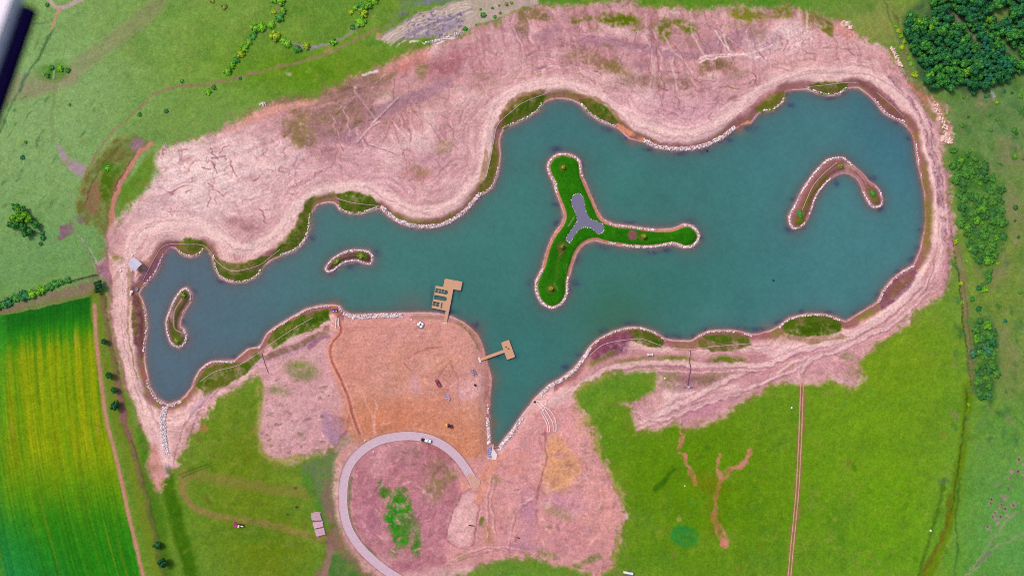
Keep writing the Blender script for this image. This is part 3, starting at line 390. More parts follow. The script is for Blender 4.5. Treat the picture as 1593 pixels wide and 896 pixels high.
line([(640,68),(668,66),(690,62),(705,58)], 3, (236,222,210), .8, 1.2, 1, .3); line([(680,70),(692,63),(700,58)], 3, (238,222,212), .8, 1.2, 1, .2); line([(565,118),(575,115),(585,112)], 4, (226,206,214), .8, 1.5, 1, .3); blob(592, 57, 6, 5, (200,140,120), .7)
poly([(655,64),(680,58),(672,74),(640,82)], (82,130,14), .8, 4, 1, .2)
line([(455,70),(470,75),(490,77),(520,66),(545,52),(556,42)], 3.5, (152,136,152), .75, 1.4, 1, .3); line([(434,0),(432,18),(436,30)], 4, (150,110,100), .7, 1.6, 1, .3); blob(512,80,8,5,(180,140,110),.6)
blob(450,115,5,3,(190,180,170),.7); blob(410,163,4,3,(220,196,190),.8)
# ---- bank strip next to the water
bk = smooth(dl, -1, .5) * (1 - smooth(dl + n_m[0] * 5 + n_s[0] * 2, 6, 15)); pad = np.zeros(X.shape, np.float32)
s_ = box([(528, 480), (860, 740)], 0); pad[s_] = ((X[s_] > 535) & (Y[s_] > 480)) * 1.; bk *= 1 - .85 * pad
big = sdf(X, Y, LAKE) < 0
bank_c = np.zeros(X.shape + (3,), np.float32) + np.array((138, 88, 84), np.float32)
bank_c = mx(bank_c, (120, 104, 48), smooth(n_s[0] + n_m[1], -.1, .7)); bank_c = mx(bank_c, (160, 92, 104), smooth(n_m[0], .1, .6) * .8)
m_bk = (bk * .82)[..., None]; COL[...] = COL * (1 - m_bk) + bank_c * m_bk
DG, OL, BR, MV = (72, 96, 14), (104, 104, 34), (124, 92, 50), (128, 74, 88)
for pts, c, op in [([(268,378),(295,371),(322,378),(330,392),(312,396),(296,400),(280,395)],OL,.75),([(285,372),(305,370),(318,378),(308,390),(290,392)],DG,.6),
    ([(328,392),(342,405),(370,412),(405,400),(420,398),(400,430),(372,440),(345,434),(332,412)],DG,.75),([(335,400),(360,410),(400,402),(395,420),(360,424)],BR,.35),
    ([(476,312),(490,306),(484,322),(483,345),(478,365),(462,386),(432,398),(414,405),(430,388),(452,370),(464,345)],DG,.8),([(430,385),(455,360),(470,330),(480,312),(520,298),(524,304),(492,312),(478,330),(462,365)],OL,.5),
    ([(522,304),(545,298),(575,304),(592,318),(574,328),(548,332),(530,326)],DG,.85),([(600,325),(640,338),(680,340),(700,330),(705,340),(680,352),(640,352),(606,336)],OL,.35),
    ([(779,192),(790,170),(808,155),(830,146),(852,148),(842,168),(820,184),(798,192),(782,202)],DG,.85),([(770,200),(785,165),(810,146),(850,138),(848,146),(815,156),(792,176),(782,200)],BR,.6),
    ([(772,215),(776,240),(772,268),(764,292),(748,302),(742,298),(756,275),(764,245)],OL,.8),([(757,230),(762,250),(752,290),(738,305),(744,280)],BR,.5),
    ([(900,156),(920,152),(945,170),(962,190),(950,194),(930,186),(912,172)],DG,.9),([(893,146),(930,150),(960,178),(975,196),(1000,210),(1040,224),(1000,220),(968,200),(940,165),(900,155)],BR,.5),
    ([(1172,170),(1185,155),(1205,142),(1222,140),(1222,155),(1210,168),(1186,176)],(100,112,18),.8),([(1140,185),(1165,165),(1190,145),(1215,132),(1255,126),(1250,134),(1215,142),(1185,160),(1160,185)],(168,104,110),.6),
    ([(1260,132),(1285,125),(1318,128),(1318,138),(1300,147),(1280,146),(1266,140)],(84,98,20),.85),([(1330,126),(1352,128),(1385,150),(1408,185),(1395,186),(1370,162),(1350,142)],MV,.65),([(1355,136),(1385,160),(1405,186),(1398,180),(1375,165)],BR,.6),
    ([(1410,186),(1424,205),(1432,240),(1438,280),(1446,330),(1442,390),(1436,392),(1434,330),(1428,270),(1418,210)],(176,118,106),.6),([(1437,240),(1446,280),(1450,330),(1447,380),(1436,400),(1441,340),(1436,280)],(132,112,58),.7),
    ([(1368,474),(1376,455),(1392,438),(1412,424),(1426,414),(1428,425),(1412,450),(1392,470),(1372,484)],(124,70,100),.75),([(1385,452),(1405,432),(1420,422),(1424,430),(1400,455),(1380,475)],BR,.5),
    ([(1214,510),(1228,498),(1258,491),(1290,493),(1312,503),(1310,514),(1285,522),(1250,524),(1222,520)],DG,.9),([(1240,508),(1280,500),(1305,508),(1280,516),(1246,518)],(62,88,8),.8),([(1215,520),(1260,526),(1310,518),(1320,524),(1270,535),(1225,530)],BR,.5),
    ([(1085,530),(1100,520),(1130,516),(1166,522),(1170,536),(1145,545),(1110,548),(1088,542)],(110,98,50),.85),([(1090,524),(1125,517),(1150,528),(1120,532)],(62,96,10),.7),([(1140,530),(1168,524),(1168,536)],DG,.7),
    ([(972,516),(990,512),(1015,516),(1034,530),(1030,540),(1008,540),(986,532),(976,522)],(80,92,22),.9),([(912,552),(935,530),(965,517),(985,516),(985,530),(955,540),(925,560)],(124,66,88),.85),([(1012,525),(1034,532),(1028,542)],(60,90,14),.8),
    ([(415,528),(430,512),(455,498),(480,484),(510,479),(514,496),(490,512),(455,526),(425,545)],DG,.85),([(470,500),(495,484),(512,484),(512,496),(480,508)],(56,88,6),.8),([(402,556),(430,545),(470,530),(512,505),(514,515),(470,540),(420,560)],(116,84,66),.6),
    ([(304,600),(312,582),(325,570),(350,565),(380,564),(400,548),(410,552),(385,580),(350,600),(318,612)],DG,.8),([(310,604),(350,585),(385,572),(350,600),(318,618)],OL,.6),
    ([(206,455),(216,460),(224,500),(224,540),(220,560),(212,540),(206,500)],(112,66,66),.75),([(206,470),(212,475),(214,520),(208,520)],OL,.6),([(230,440),(246,415),(256,392),(280,378),(262,376),(245,395),(225,420),(216,436)],(134,76,108),.6),([(212,432),(228,418),(250,392),(258,380),(240,392),(218,412)],(160,104,88),.6),
    ([(222,570),(228,592),(236,606),(226,596),(218,575)],(180,90,96),.6),([(225,600),(245,622),(258,633),(246,626)],MV,.4)]:
    poly(pts, c, op, 2, 1, .35)
def shore_blobs(x0, y0, x1, y1, c, n):
    for k in range(n): t = rnd.random(); blob(x0 + (x1 - x0) * t, y0 + (y1 - y0) * t, rnd.uniform(4, 8), rnd.uniform(2, 4), c, .8, math.degrees(math.atan2(y1 - y0, x1 - x0)))
shore_blobs(962, 196, 1000, 216, (222,144,114), 9); shore_blobs(1150, 200, 1172, 186, (228,150,116), 7); shore_blobs(517, 478, 526, 486, (190,106,66), 4)
# islands
def isle(pts, base, rim_c):
    s = box(pts, 12); d = sdf(X[s] + n_s[0][s] * .7, Y[s] + n_s[1][s] * .7, spline(pts, True, 3))
    mixc(1 - smooth(d, -1.2, 1.5), rim_c, s); mixc(1 - smooth(d, -4.0, -2.2), base, s); return s, d
GR = (40, 112, 2)
s_, d_ = isle(Y_IS, GR, (196, 128, 112)); g_ = (1 - smooth(d_, -4, -2.2))
mixc(g_ * .5 * smooth(n_s[0][s_], 0, .7), (62, 128, 6), s_); mixc(g_ * .5 * smooth(-n_m[1][s_], 0, .6), (30, 92, 2), s_)
COL[s_] *= (1 + .08 * f_f[s_] + .06 * f_g[s_])[..., None]
line([(868,394),(866,420),(862,440)], 3, (84,110,40), .5, 2, 1, .4); line([(884,352),(893,338)], 1.2, (150,150,120), .8, 1); line([(862,440),(868,452)], 1, (130,140,100), .7, 1); line([(879,440),(882,410)], 1, (130,130,90), .6, 1, 0, .4)
for x, y, r in [(876,261,6),(874,384,8),(857,449,7.5),(1000,368,6.5)]: blob(x, y, r, r, (104,96,46), .9, 0, .2, .2, 0)
blob(984, 366, 7.5, 8, (140,84,98), .9, 0, .2, .25, 0); blob(871, 394, 4, 7, (110,90,46), .7)
s_, d_ = isle(L_IS, (96, 84, 50), (150,108,108)); 
for x, y, rx, ry, c in [(286,458,6,7,(84,100,22)),(276,528,7,8,(88,110,20)),(268,490,3,12,(160,118,124)),(270,515,4,8,(80,98,28)),(280,470,5,6,(134,96,86)),(284,520,3,5,(150,110,120))]: blob(x, y, rx, ry, c, .8, 0, .4)
line([(283,465),(272,482),(270,500),(272,512),(284,518)], 1, (214,180,186), .7, .9)
s_, d_ = isle(M_IS, (90, 62, 60), (150,104,108)); blob(562, 398, 9, 6, (84,110,10), .9, 10, .4); blob(524, 407, 8, 4, (84,104,14), .85, -35, .4); blob(542, 399, 9, 2.5, (140,100,100), .6, -15)
s_, d_ = isle(B_IS, (138, 92, 86), (170,116,126)); line([(1245,340),(1258,312),(1270,290),(1286,274)], 7, (112,98,42), .75, 3, 1, .4); blob(1246,342,7,7,(96,112,20),.85); blob(1320,260,9,5,(196,150,136),.7,40); blob(1360,306,6,12,(104,104,44),.8,-30)
line([(1322,256),(1336,270),(1350,286)], 2, (206,150,146), .6, 1, 1, .3)
# bare under the road, plus a margin of darker soil past the kerbs
line(ROADC, 15, (160,112,116), .7, 2.5, 0, .3)
COL[...] = np.clip(COL, 3, 250)

# ------------------------------------------------------------------ heights
out = np.maximum(dl, 0) * S; inn = np.maximum(-dl, 0) * S
near_isle = np.zeros(X.shape, bool)
for isl in (Y_IS, L_IS, M_IS, B_IS):
    s_ = box(isl, 12); near_isle[s_] |= inside(X[s_], Y[s_], isl) | (seg_dist(X[s_], Y[s_], isl, True) < 8)
H = .12 + 1.15 * smooth(out, 0, 6.5) + .4 * smooth(out, 6, 30)
H = np.where(near_isle, .1 + .75 * smooth(out, 0, 3), H)
land = smooth(out, 1.5, 8)
fl = 1 - (1 - smooth(seg_dist(X, Y, spline(ROADC, False, 2), False), 9, 20))
s_ = box(POND, 14); fl[s_] *= smooth(sdf(X[s_], Y[s_], POND), 1, 6)
H = H + land * fl * (.5 * n_m[0] + .35 * n_l * mB - .22 * gul * mB + .10 * mB * n_s[0] + .07 * mB * fade * t2) + fl * smooth(out, .5, 3) * (.05 * f_f + .05 * n_s[1])
H = np.where(dl < 0, .12 - 1.0 * smooth(inn, 0, 3.2) * 1.0 - 2.2 * smooth(inn, 2.5, 16), H)
s_ = box(POND, 14); dp = sdf(X[s_], Y[s_], spline(POND, True, 3)); PZ = .55; H[s_] = np.where(dp < 3, np.minimum(H[s_], PZ + .12 * np.clip(dp, -3, 3) - .05), H[s_])
far = smooth(np.hypot(X - 796, Y - 448), 1100, 3000); H = H * (1 - far) + far * (1.5 + 6 * fbm(X / 900, Y / 900, 60, 3))
H = H.astype(np.float32)
def zat(px, py):
    i = int(np.clip(np.searchsorted(xs, px) - 1, 0, NX - 2)); j = int(np.clip(np.searchsorted(ys, py) - 1, 0, NY - 2))
    fx = (px - xs[i]) / (xs[i + 1] - xs[i]); fy = (py - ys[j]) / (ys[j + 1] - ys[j])
    return float((H[j, i] * (1 - fx) + H[j, i + 1] * fx) * (1 - fy) + (H[j + 1, i] * (1 - fx) + H[j + 1, i + 1] * fx) * fy)

# ------------------------------------------------------------------ materials
def new_mat(name):
    m = bpy.data.materials.new(name); m.use_nodes = True; return m, m.node_tree.nodes, m.node_tree.links, m.node_tree.nodes['Principled BSDF']
def N(nodes, t, **kw):
    n = nodes.new(t)
    for k, v in kw.items(): setattr(n, k, v)
    return n
def mat(name, col, rough=.7, metal=0., var=.12, scale=3., isl=0., bump=.0, spec=.3):
    m, nd, ln, b = new_mat(name); c = alb(col)
    b.inputs['Roughness'].default_value = rough; b.inputs['Metallic'].default_value = metal; b.inputs['Specular IOR Level'].default_value = spec
    tc = N(nd, 'ShaderNodeTexCoord'); no = N(nd, 'ShaderNodeTexNoise'); no.inputs['Scale'].default_value = scale; no.inputs['Detail'].default_value = 5
    ln.new(tc.outputs['Object'], no.inputs['Vector'])
    mr = N(nd, 'ShaderNodeMapRange'); mr.inputs['From Min'].default_value = .3; mr.inputs['From Max'].default_value = .7; mr.inputs['To Min'].default_value = 1 - var; mr.inputs['To Max'].default_value = 1 + var
    ln.new(no.outputs['Fac'], mr.inputs['Value']); val = mr.outputs[0]
    if isl:
        g = N(nd, 'ShaderNodeNewGeometry'); r2 = N(nd, 'ShaderNodeMapRange'); r2.inputs['To Min'].default_value = 1 - isl; r2.inputs['To Max'].default_value = 1 + isl
        ln.new(g.outputs['Random Per Island'], r2.inputs['Value']); mu = N(nd, 'ShaderNodeMath', operation='MULTIPLY'); ln.new(val, mu.inputs[0]); ln.new(r2.outputs[0], mu.inputs[1]); val = mu.outputs[0]
    vm = N(nd, 'ShaderNodeVectorMath', operation='SCALE'); vm.inputs[0].default_value = tuple(c); ln.new(val, vm.inputs['Scale']); ln.new(vm.outputs[0], b.inputs['Base Color'])
    if bump:
        bp = N(nd, 'ShaderNodeBump'); bp.inputs['Strength'].default_value = bump; bp.inputs['Distance'].default_value = .05; ln.new(no.outputs['Fac'], bp.inputs['Height']); ln.new(bp.outputs[0], b.inputs['Normal'])
    return m
def ground_mat():
    m, nd, ln, b = new_mat('ground_cover'); b.inputs['Roughness'].default_value = .95; b.inputs['Specular IOR Level'].default_value = .03
    at = N(nd, 'ShaderNodeAttribute', attribute_name='soil'); tc = N(nd, 'ShaderNodeTexCoord'); prev = at.outputs['Color']
    hts = []
    for s, v in ((.9, .15), (2.4, .16), (.23, .08)):
        no = N(nd, 'ShaderNodeTexNoise'); no.inputs['Scale'].default_value = s; no.inputs['Detail'].default_value = 4; no.inputs['Roughness'].default_value = .62; ln.new(tc.outputs['Object'], no.inputs['Vector'])
        mr = N(nd, 'ShaderNodeMapRange'); mr.inputs['From Min'].default_value = .3; mr.inputs['From Max'].default_value = .7; mr.inputs['To Min'].default_value = 1 - v; mr.inputs['To Max'].default_value = 1 + v; ln.new(no.outputs['Fac'], mr.inputs['Value'])
        vm = N(nd, 'ShaderNodeVectorMath', operation='SCALE'); ln.new(prev, vm.inputs[0]); ln.new(mr.outputs[0], vm.inputs['Scale']); prev = vm.outputs[0]; hts.append(no)
    ln.new(prev, b.inputs['Base Color'])
    bp = N(nd, 'ShaderNodeBump'); bp.inputs['Strength'].default_value = .5; bp.inputs['Distance'].default_value = .3; ln.new(hts[0].outputs['Fac'], bp.inputs['Height']); ln.new(bp.outputs[0], b.inputs['Normal'])
    return m
GM = ground_mat()
def set_attr(me, name, rgb, idx=None):
    a = me.color_attributes.new(name, 'FLOAT_COLOR', 'POINT'); d = np.ones((len(rgb), 4), np.float32); d[:, :3] = rgb; a.data.foreach_set('color', d.ravel())
def mesh_np(name, V, F, material, smooth_=True, k=4):
    me = bpy.data.meshes.new(name); me.vertices.add(len(V)); me.vertices.foreach_set('co', np.asarray(V, np.float32).ravel())
    me.loops.add(len(F) * k); me.loops.foreach_set('vertex_index', np.asarray(F, np.int32).ravel()); me.polygons.add(len(F))
    me.polygons.foreach_set('loop_start', np.arange(0, len(F) * k, k, dtype=np.int32))
    try: me.polygons.foreach_set('loop_total', np.full(len(F), k, np.int32))
    except Exception: pass
    me.polygons.foreach_set('use_smooth', np.full(len(F), smooth_)); me.update(calc_edges=True); me.materials.append(material)
    o = bpy.data.objects.new(name, me); sc.collection.objects.link(o); return o
def struct(o, kind='structure', label=None):
    o['kind'] = kind
    if label: o['label'] = label
    return o
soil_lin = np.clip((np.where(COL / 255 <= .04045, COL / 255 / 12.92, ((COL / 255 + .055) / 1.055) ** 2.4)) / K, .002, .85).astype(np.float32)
# ---- split the sheet into zones by face, sharing every border
ii, jj = np.meshgrid(np.arange(NX - 1), np.arange(NY - 1)); a_ = (jj * NX + ii)
quad = np.stack([a_, a_ + NX, a_ + NX + 1, a_ + 1], -1).reshape(-1, 4)
def cen(A): return A[:-1, :-1]
zone = np.zeros((NY - 1, NX - 1), np.int32)
zone[cen(dB) < 0] = 1
zc = np.zeros(X.shape, bool); zc[sl[0], sl[1]] = False
tmp = np.full(X.shape, 99., np.float32); tmp[:, :dcrop.shape[1]] = dcrop; zone[cen(tmp) < 0] = 2
for p, wd in ((WT, 6), ([(1247,596),(1244,680),(1238,780),(1232,840),(1226,905),(1215,1000)], 7)):
    p = spline(p); s_ = box(p, 12); d_ = np.full(X.shape, 99., np.float32); d_[s_] = seg_dist(X[s_], Y[s_], p, False); zone[(cen(d_) < wd / 2) & (zone != 1)] = 3 if p[0][0] < 500 else 4
zone[cen(dl) < -1.5] = 5
for k, isl in enumerate((Y_IS, L_IS, M_IS, B_IS)):
    s_ = box(isl, 12); d_ = np.full(X.shape, 99., np.float32); d_[s_] = sdf(X[s_], Y[s_], isl); zone[cen(d_) < 1.5] = 6 + k
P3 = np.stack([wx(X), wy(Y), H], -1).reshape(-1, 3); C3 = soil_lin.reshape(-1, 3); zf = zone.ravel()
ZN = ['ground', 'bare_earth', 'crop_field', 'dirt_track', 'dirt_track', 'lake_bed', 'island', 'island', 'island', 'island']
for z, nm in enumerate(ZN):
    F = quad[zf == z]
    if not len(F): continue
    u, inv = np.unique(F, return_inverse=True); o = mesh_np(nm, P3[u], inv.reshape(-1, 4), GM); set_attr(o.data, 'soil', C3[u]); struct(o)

# ------------------------------------------------------------------ water
wxs = np.arange(206, 1452, 2.0); wys = np.arange(130, 708, 2.0); AX, AY = np.meshgrid(wxs, wys); AX = AX.astype(np.float32); AY = AY.astype(np.float32)
wd_ = sdf(AX, AY, LAKE); isl_near = np.full(AX.shape, 1e3, np.float32)
for isl in (Y_IS, L_IS, M_IS, B_IS): isl_near = np.minimum(isl_near, np.maximum(sdf(AX, AY, isl), 0))
deep = np.minimum(np.maximum(-wd_, 0), isl_near)
wc = np.zeros(AX.shape + (3,), np.float32) + np.array((60, 118, 112), np.float32)
def wmix(c, m):
    global wc
    wc = wc * (1 - m[..., None]) + np.asarray(c, np.float32) * m[..., None]
wmix((80, 102, 120), (1 - smooth(AX, 260, 640)) * .95); wmix((72, 126, 134), smooth(AX, 950, 1400) * .8); wmix((66, 110, 122), (1 - smooth(AY, 150, 300)) * .5); wmix((56, 104, 132), smooth(AX, 1280, 1460) * (1 - smooth(AY, 200, 400)) * .6)
wmix((54, 112, 108), np.exp(-((AX - 790) / 90) ** 2 - ((AY - 560) / 110) ** 2) * .8); wmix((48, 108, 96), np.exp(-((AX - 980) / 160) ** 2 - ((AY - 440) / 60) ** 2) * .4)
wn = fbm(AX / 60, AY / 60, 12, 4); wn2 = fbm(AX / 5, AY / 5, 18, 3, .7); wc *= (1 + .06 * wn + .06 * wn2)[..., None]
shal = np.exp(-deep / (6 + 2.5 * fbm(AX / 30, AY / 30, 24, 2)))
wmix((128, 98, 96), shal * .75); wmix((92, 96, 104), np.exp(-deep / 20) * .35)
for x, y, rr, c in [(760,590,16,(150,104,80)),(764,660,12,(140,96,70)),(765,690,9,(160,110,70)),(640,484,30,(110,96,96)),(520,474,9,(168,100,66)),(835,622,9,(176,96,70)),(740,510,14,(120,92,86)),(1195,512,12,(150,110,112)),(820,640,9,(120,96,80)),(985,218,9,(170,110,90)),(1152,200,9,(180,116,90)),(960,500,60,(60,104,70))]: wmix(c, np.exp(-((AX - x) ** 2 + (AY - y) ** 2) / rr ** 2) * .5)
SPOT = [(858,268),(865,232),(903,256),(862,470),(828,440),(895,404),(883,450),(895,440),(940,384),(1015,392),(1038,390),(1090,370),(1075,346),(980,347),(920,168),(1010,232),(1060,238),(1095,234),(1130,218),(945,200),(975,214),(1170,200),(868,348),(866,318),(1438,358),(1432,386),(1424,404),(1400,424),(1370,460),(1345,484),(1330,490),(1215,502),(1290,487),(1250,485),(1180,513),(1152,511),(1100,515),(1082,524),(1052,524),(1035,522),(980,504),(940,517),(905,552),(880,572),(585,394),(515,424),(543,415),(553,410),(298,455),(282,500),(790,184),(345,437),(430,400),(484,370),(1372,326),(1302,285),(1238,310),(1355,277),(1230,356),(1248,354),(1400,190),(1420,215),(1224,146),(1290,152),(365,556),(395,538),(700,484),(1368,150),(872,592),(740,506),(1232,164)]
for x, y in SPOT: wmix((52, 58, 96), np.clip(np.exp(-(((AX - x) / rnd.uniform(5, 10)) ** 2 + ((AY - y) / rnd.uniform(3, 6)) ** 2)) * (.9 + 1.8 * wn2), 0, 1) * .7)
for x, y, rx, ry in [(700,485,16,3),(714,456,3,12),(672,462,4,18),(797,553,10,5),(775,556,12,3)]: wmix((34, 66, 84), np.exp(-(((AX - x) / rx) ** 2 + ((AY - y) / ry) ** 2)) * .35)  # shade of dock and pier painted into the water tint
wc = np.clip(wc, 5, 240); wl = (np.where(wc / 255 <= .04045, wc / 255 / 12.92, ((wc / 255 + .055) / 1.055) ** 2.4) / K).astype(np.float32)
opac = 1 - np.exp(-np.maximum(deep - .6, 0) / 4.2)
m, nd, ln, b = new_mat('lake_water'); at = N(nd, 'ShaderNodeAttribute', attribute_name='tint'); ad = N(nd, 'ShaderNodeAttribute', attribute_name='murk')
ln.new(at.outputs['Color'], b.inputs['Base Color']); ln.new(ad.outputs['Fac'], b.inputs['Alpha']); b.inputs['Roughness'].default_value = .16; b.inputs['IOR'].default_value = 1.33; b.inputs['Specular IOR Level'].default_value = .45
tc = N(nd, 'ShaderNodeTexCoord'); no = N(nd, 'ShaderNodeTexNoise'); no.inputs['Scale'].default_value = 1.4; no.inputs['Detail'].default_value = 4; ln.new(tc.outputs['Object'], no.inputs['Vector'])
bp = N(nd, 'ShaderNodeBump'); bp.inputs['Strength'].default_value = .35; bp.inputs['Distance'].default_value = .12; ln.new(no.outputs['Fac'], bp.inputs['Height']); ln.new(bp.outputs[0], b.inputs['Normal'])
WM = m
nx2, ny2 = len(wxs), len(wys); ii, jj = np.meshgrid(np.arange(nx2 - 1), np.arange(ny2 - 1)); a_ = jj * nx2 + ii; F = np.stack([a_, a_ + nx2, a_ + nx2 + 1, a_ + 1], -1)
kf = wd_[:-1, :-1] < 7; F = F[kf]; V = np.stack([wx(AX), wy(AY), np.zeros_like(AX)], -1).reshape(-1, 3); u, inv = np.unique(F, return_inverse=True)
lake = mesh_np('lake_water', V[u], inv.reshape(-1, 4), WM); set_attr(lake.data, 'tint', wl.reshape(-1, 3)[u]); struct(lake)
aa = lake.data.attributes.new('murk', 'FLOAT', 'POINT'); aa.data.foreach_set('value', opac.ravel()[u].astype(np.float32))

# ------------------------------------------------------------------ mesh helpers for things
def finish(bm, name, material, parent=None, smooth_=False):
    me = bpy.data.meshes.new(name); bmesh.ops.recalc_face_normals(bm, faces=bm.faces); bm.to_mesh(me); bm.free(); me.materials.append(material)
    if smooth_:
        for p in me.polygons: p.use_smooth = True
    o = bpy.data.objects.new(name, me); sc.collection.objects.link(o)
    if parent: o.parent = parent
    return o
def thing(name, label, cat, loc, rz=0., group=None):
    o = bpy.data.objects.new(name, None); sc.collection.objects.link(o); o.location = loc; o.rotation_euler = (0, 0, rz); tag(o, label, cat, group); return o
def tag(o, label, cat, group=None, kind=None):
    o['label'] = label; o['category'] = cat
    if group: o['group'] = group
    if kind: o['kind'] = kind
    return o
def at(px, py, dz=0.): return (wx(px), wy(py), zat(px, py) + dz)
def bbox(bm, x0, x1, y0, y1, z0, z1, bev=0., rz=0., taper=1.):
    r = bmesh.ops.create_cube(bm, size=1); vv = r['verts']
    for v in vv:
        t = taper if v.co.z > 0 else 1.
        v.co = Vector(((x0 + x1) / 2 + v.co.x * (x1 - x0) * t, (y0 + y1) / 2 + v.co.y * (y1 - y0) * t, (z0 + z1) / 2 + v.co.z * (z1 - z0)))
    if bev: bmesh.ops.bevel(bm, geom=list({e for v in vv for e in v.link_edges}), offset=bev, segments=2, affect='EDGES')
def cyl(bm, x, y, z, r, h, axis='Z', r2=None, seg=12):
    res = bmesh.ops.create_cone(bm, cap_ends=True, segments=seg, radius1=r, radius2=r if r2 is None else r2, depth=h)
    for v in res['verts']:
        c = v.co.copy()
        if axis == 'Y': c = Vector((c.x, c.z, -c.y))
        if axis == 'X': c = Vector((c.z, c.y, -c.x))
        v.co = c + Vector((x, y, z))
def prism(bm, pts, z0, z1):
    n = len(pts); lo = [bm.verts.new((p[0], p[1], z0)) for p in pts]; hi = [bm.verts.new((p[0], p[1], z1)) for p in pts]
    for tri in geometry.tessellate_polygon([[Vector((p[0], p[1], 0)) for p in pts]]):
        bm.faces.new([hi[i] for i in tri]); bm.faces.new([lo[i] for i in reversed(tri)])
    for i in range(n): bm.faces.new((lo[i], lo[(i + 1) % n], hi[(i + 1) % n], hi[i]))
def tube(bm, pts, r, seg=8):
    P = [Vector(p) for p in pts]; rings = []
    for i, p in enumerate(P):
        d = (P[min(i + 1, len(P) - 1)] - P[max(i - 1, 0)]).normalized(); s = d.cross(Vector((0, 0, 1))).normalized(); t = s.cross(d)
        rings.append([bm.verts.new(p + (s * math.cos(k * 2 * math.pi / seg) + t * math.sin(k * 2 * math.pi / seg)) * r) for k in range(seg)])
    for a, c in zip(rings, rings[1:]):
        for k in range(seg): bm.faces.new((a[k], a[(k + 1) % seg], c[(k + 1) % seg], c[k]))
    bm.faces.new(rings[0]); bm.faces.new(rings[-1])
def sweep(bm, pts, w_, h, sink=.3):   # box section kerb over the ground, points in px
    P = spline(pts, False, 4); L = []
    for i, (x, y) in enumerate(P):
        a = Vector(P[max(i - 1, 0)]); c = Vector(P[min(i + 1, len(P) - 1)]); d = (c - a).normalized(); n = Vector((-d.y, d.x)) * (w_ / 2 / S)
        z = zat(x, y); L.append([bm.verts.new((wx(x + s * n.x), wy(y + s * n.y), z + q)) for s, q in ((-1, -sink), (-1, h), (1, h), (1, -sink))])
    for a, c in zip(L, L[1:]):
        for k in range(4): bm.faces.new((a[k], a[(k + 1) % 4], c[(k + 1) % 4], c[k]))
    bm.faces.new(L[0]); bm.faces.new(L[-1])

# ------------------------------------------------------------------ concrete road
RP = spline(ROADC, False, 8); M_road = mat('concrete', (208,176,194), .8, 0, .07, .6, 0, .2); M_kerb = mat('kerb_concrete', (232,206,216), .8, 0, .08, 2)
def ribbon(name, P, half0, half1, dz, material, edge_down=0.):
    V = []; F = []
    for i, (x, y) in enumerate(P):
        a = Vector(P[max(i - 1, 0)]); c = Vector(P[min(i + 1, len(P) - 1)]); d = (c - a).normalized(); n = Vector((-d.y, d.x)); z = max(zat(x, y), zat(x + n.x * half1, y + n.y * half1), zat(x + n.x * half0, y + n.y * half0)) + dz
        for k, (q, e) in enumerate(((half0, -.5), (half0, 0), (half1, 0), (half1, -.5))): V.append((wx(x + n.x * q), wy(y + n.y * q), z + e))
        if i: b0 = 4 * (i - 1); F += [(b0 + k, b0 + 4 + k, b0 + 5 + k, b0 + 1 + k) for k in range(3)]
    F += [(0, 1, 2, 3), (len(V) - 1, len(V) - 2, len(V) - 3, len(V) - 4)]
    return mesh_np(name, V, F, material, False)
struct(ribbon('concrete_road', RP, -5.7, 5.7, .06, M_road))
for a, c in ((-6.25, -5.72), (5.72, 6.25)): struct(ribbon('kerb', RP, a, c, .13, M_kerb))
# faint expansion joints and tyre wear are in the concrete itself
nd, ln = M_road.node_tree.nodes, M_road.node_tree.links

bm = bmesh.new(); E0 = [(726,739),(731,735),(735,738),(739,741),(746,744),(747,752),(743,758),(736,759),(731,757),(733,751),(729,748),(728,744)]; z_ = max(zat(x, y) for x, y in E0)
prism(bm, [(wx(x), wy(y)) for x, y in spline(E0, True, 3)], z_ - .5, z_ + .085); struct(finish(bm, 'soil_spill', mat('dragged_soil', (212,158,146), .95, 0, .16, 1.2)))
# ------------------------------------------------------------------ pond on the island
bm = bmesh.new(); pp = spline(POND, True, 4); prism(bm, [(wx(x), wy(y)) for x, y in pp], PZ - .25, PZ)
m, nd, ln, b = new_mat('pond_water'); b.inputs['Base Color'].default_value = (*alb((120,114,142)), 1); b.inputs['Roughness'].default_value = .2; no = N(nd, 'ShaderNodeTexNoise'); no.inputs['Scale'].default_value = 1.2; bp = N(nd, 'ShaderNodeBump'); bp.inputs['Strength'].default_value = .2; bp.inputs['Distance'].default_value = .05; ln.new(no.outputs['Fac'], bp.inputs['Height']); ln.new(bp.outputs[0], b.inputs['Normal'])
struct(finish(bm, 'pond_water', m))

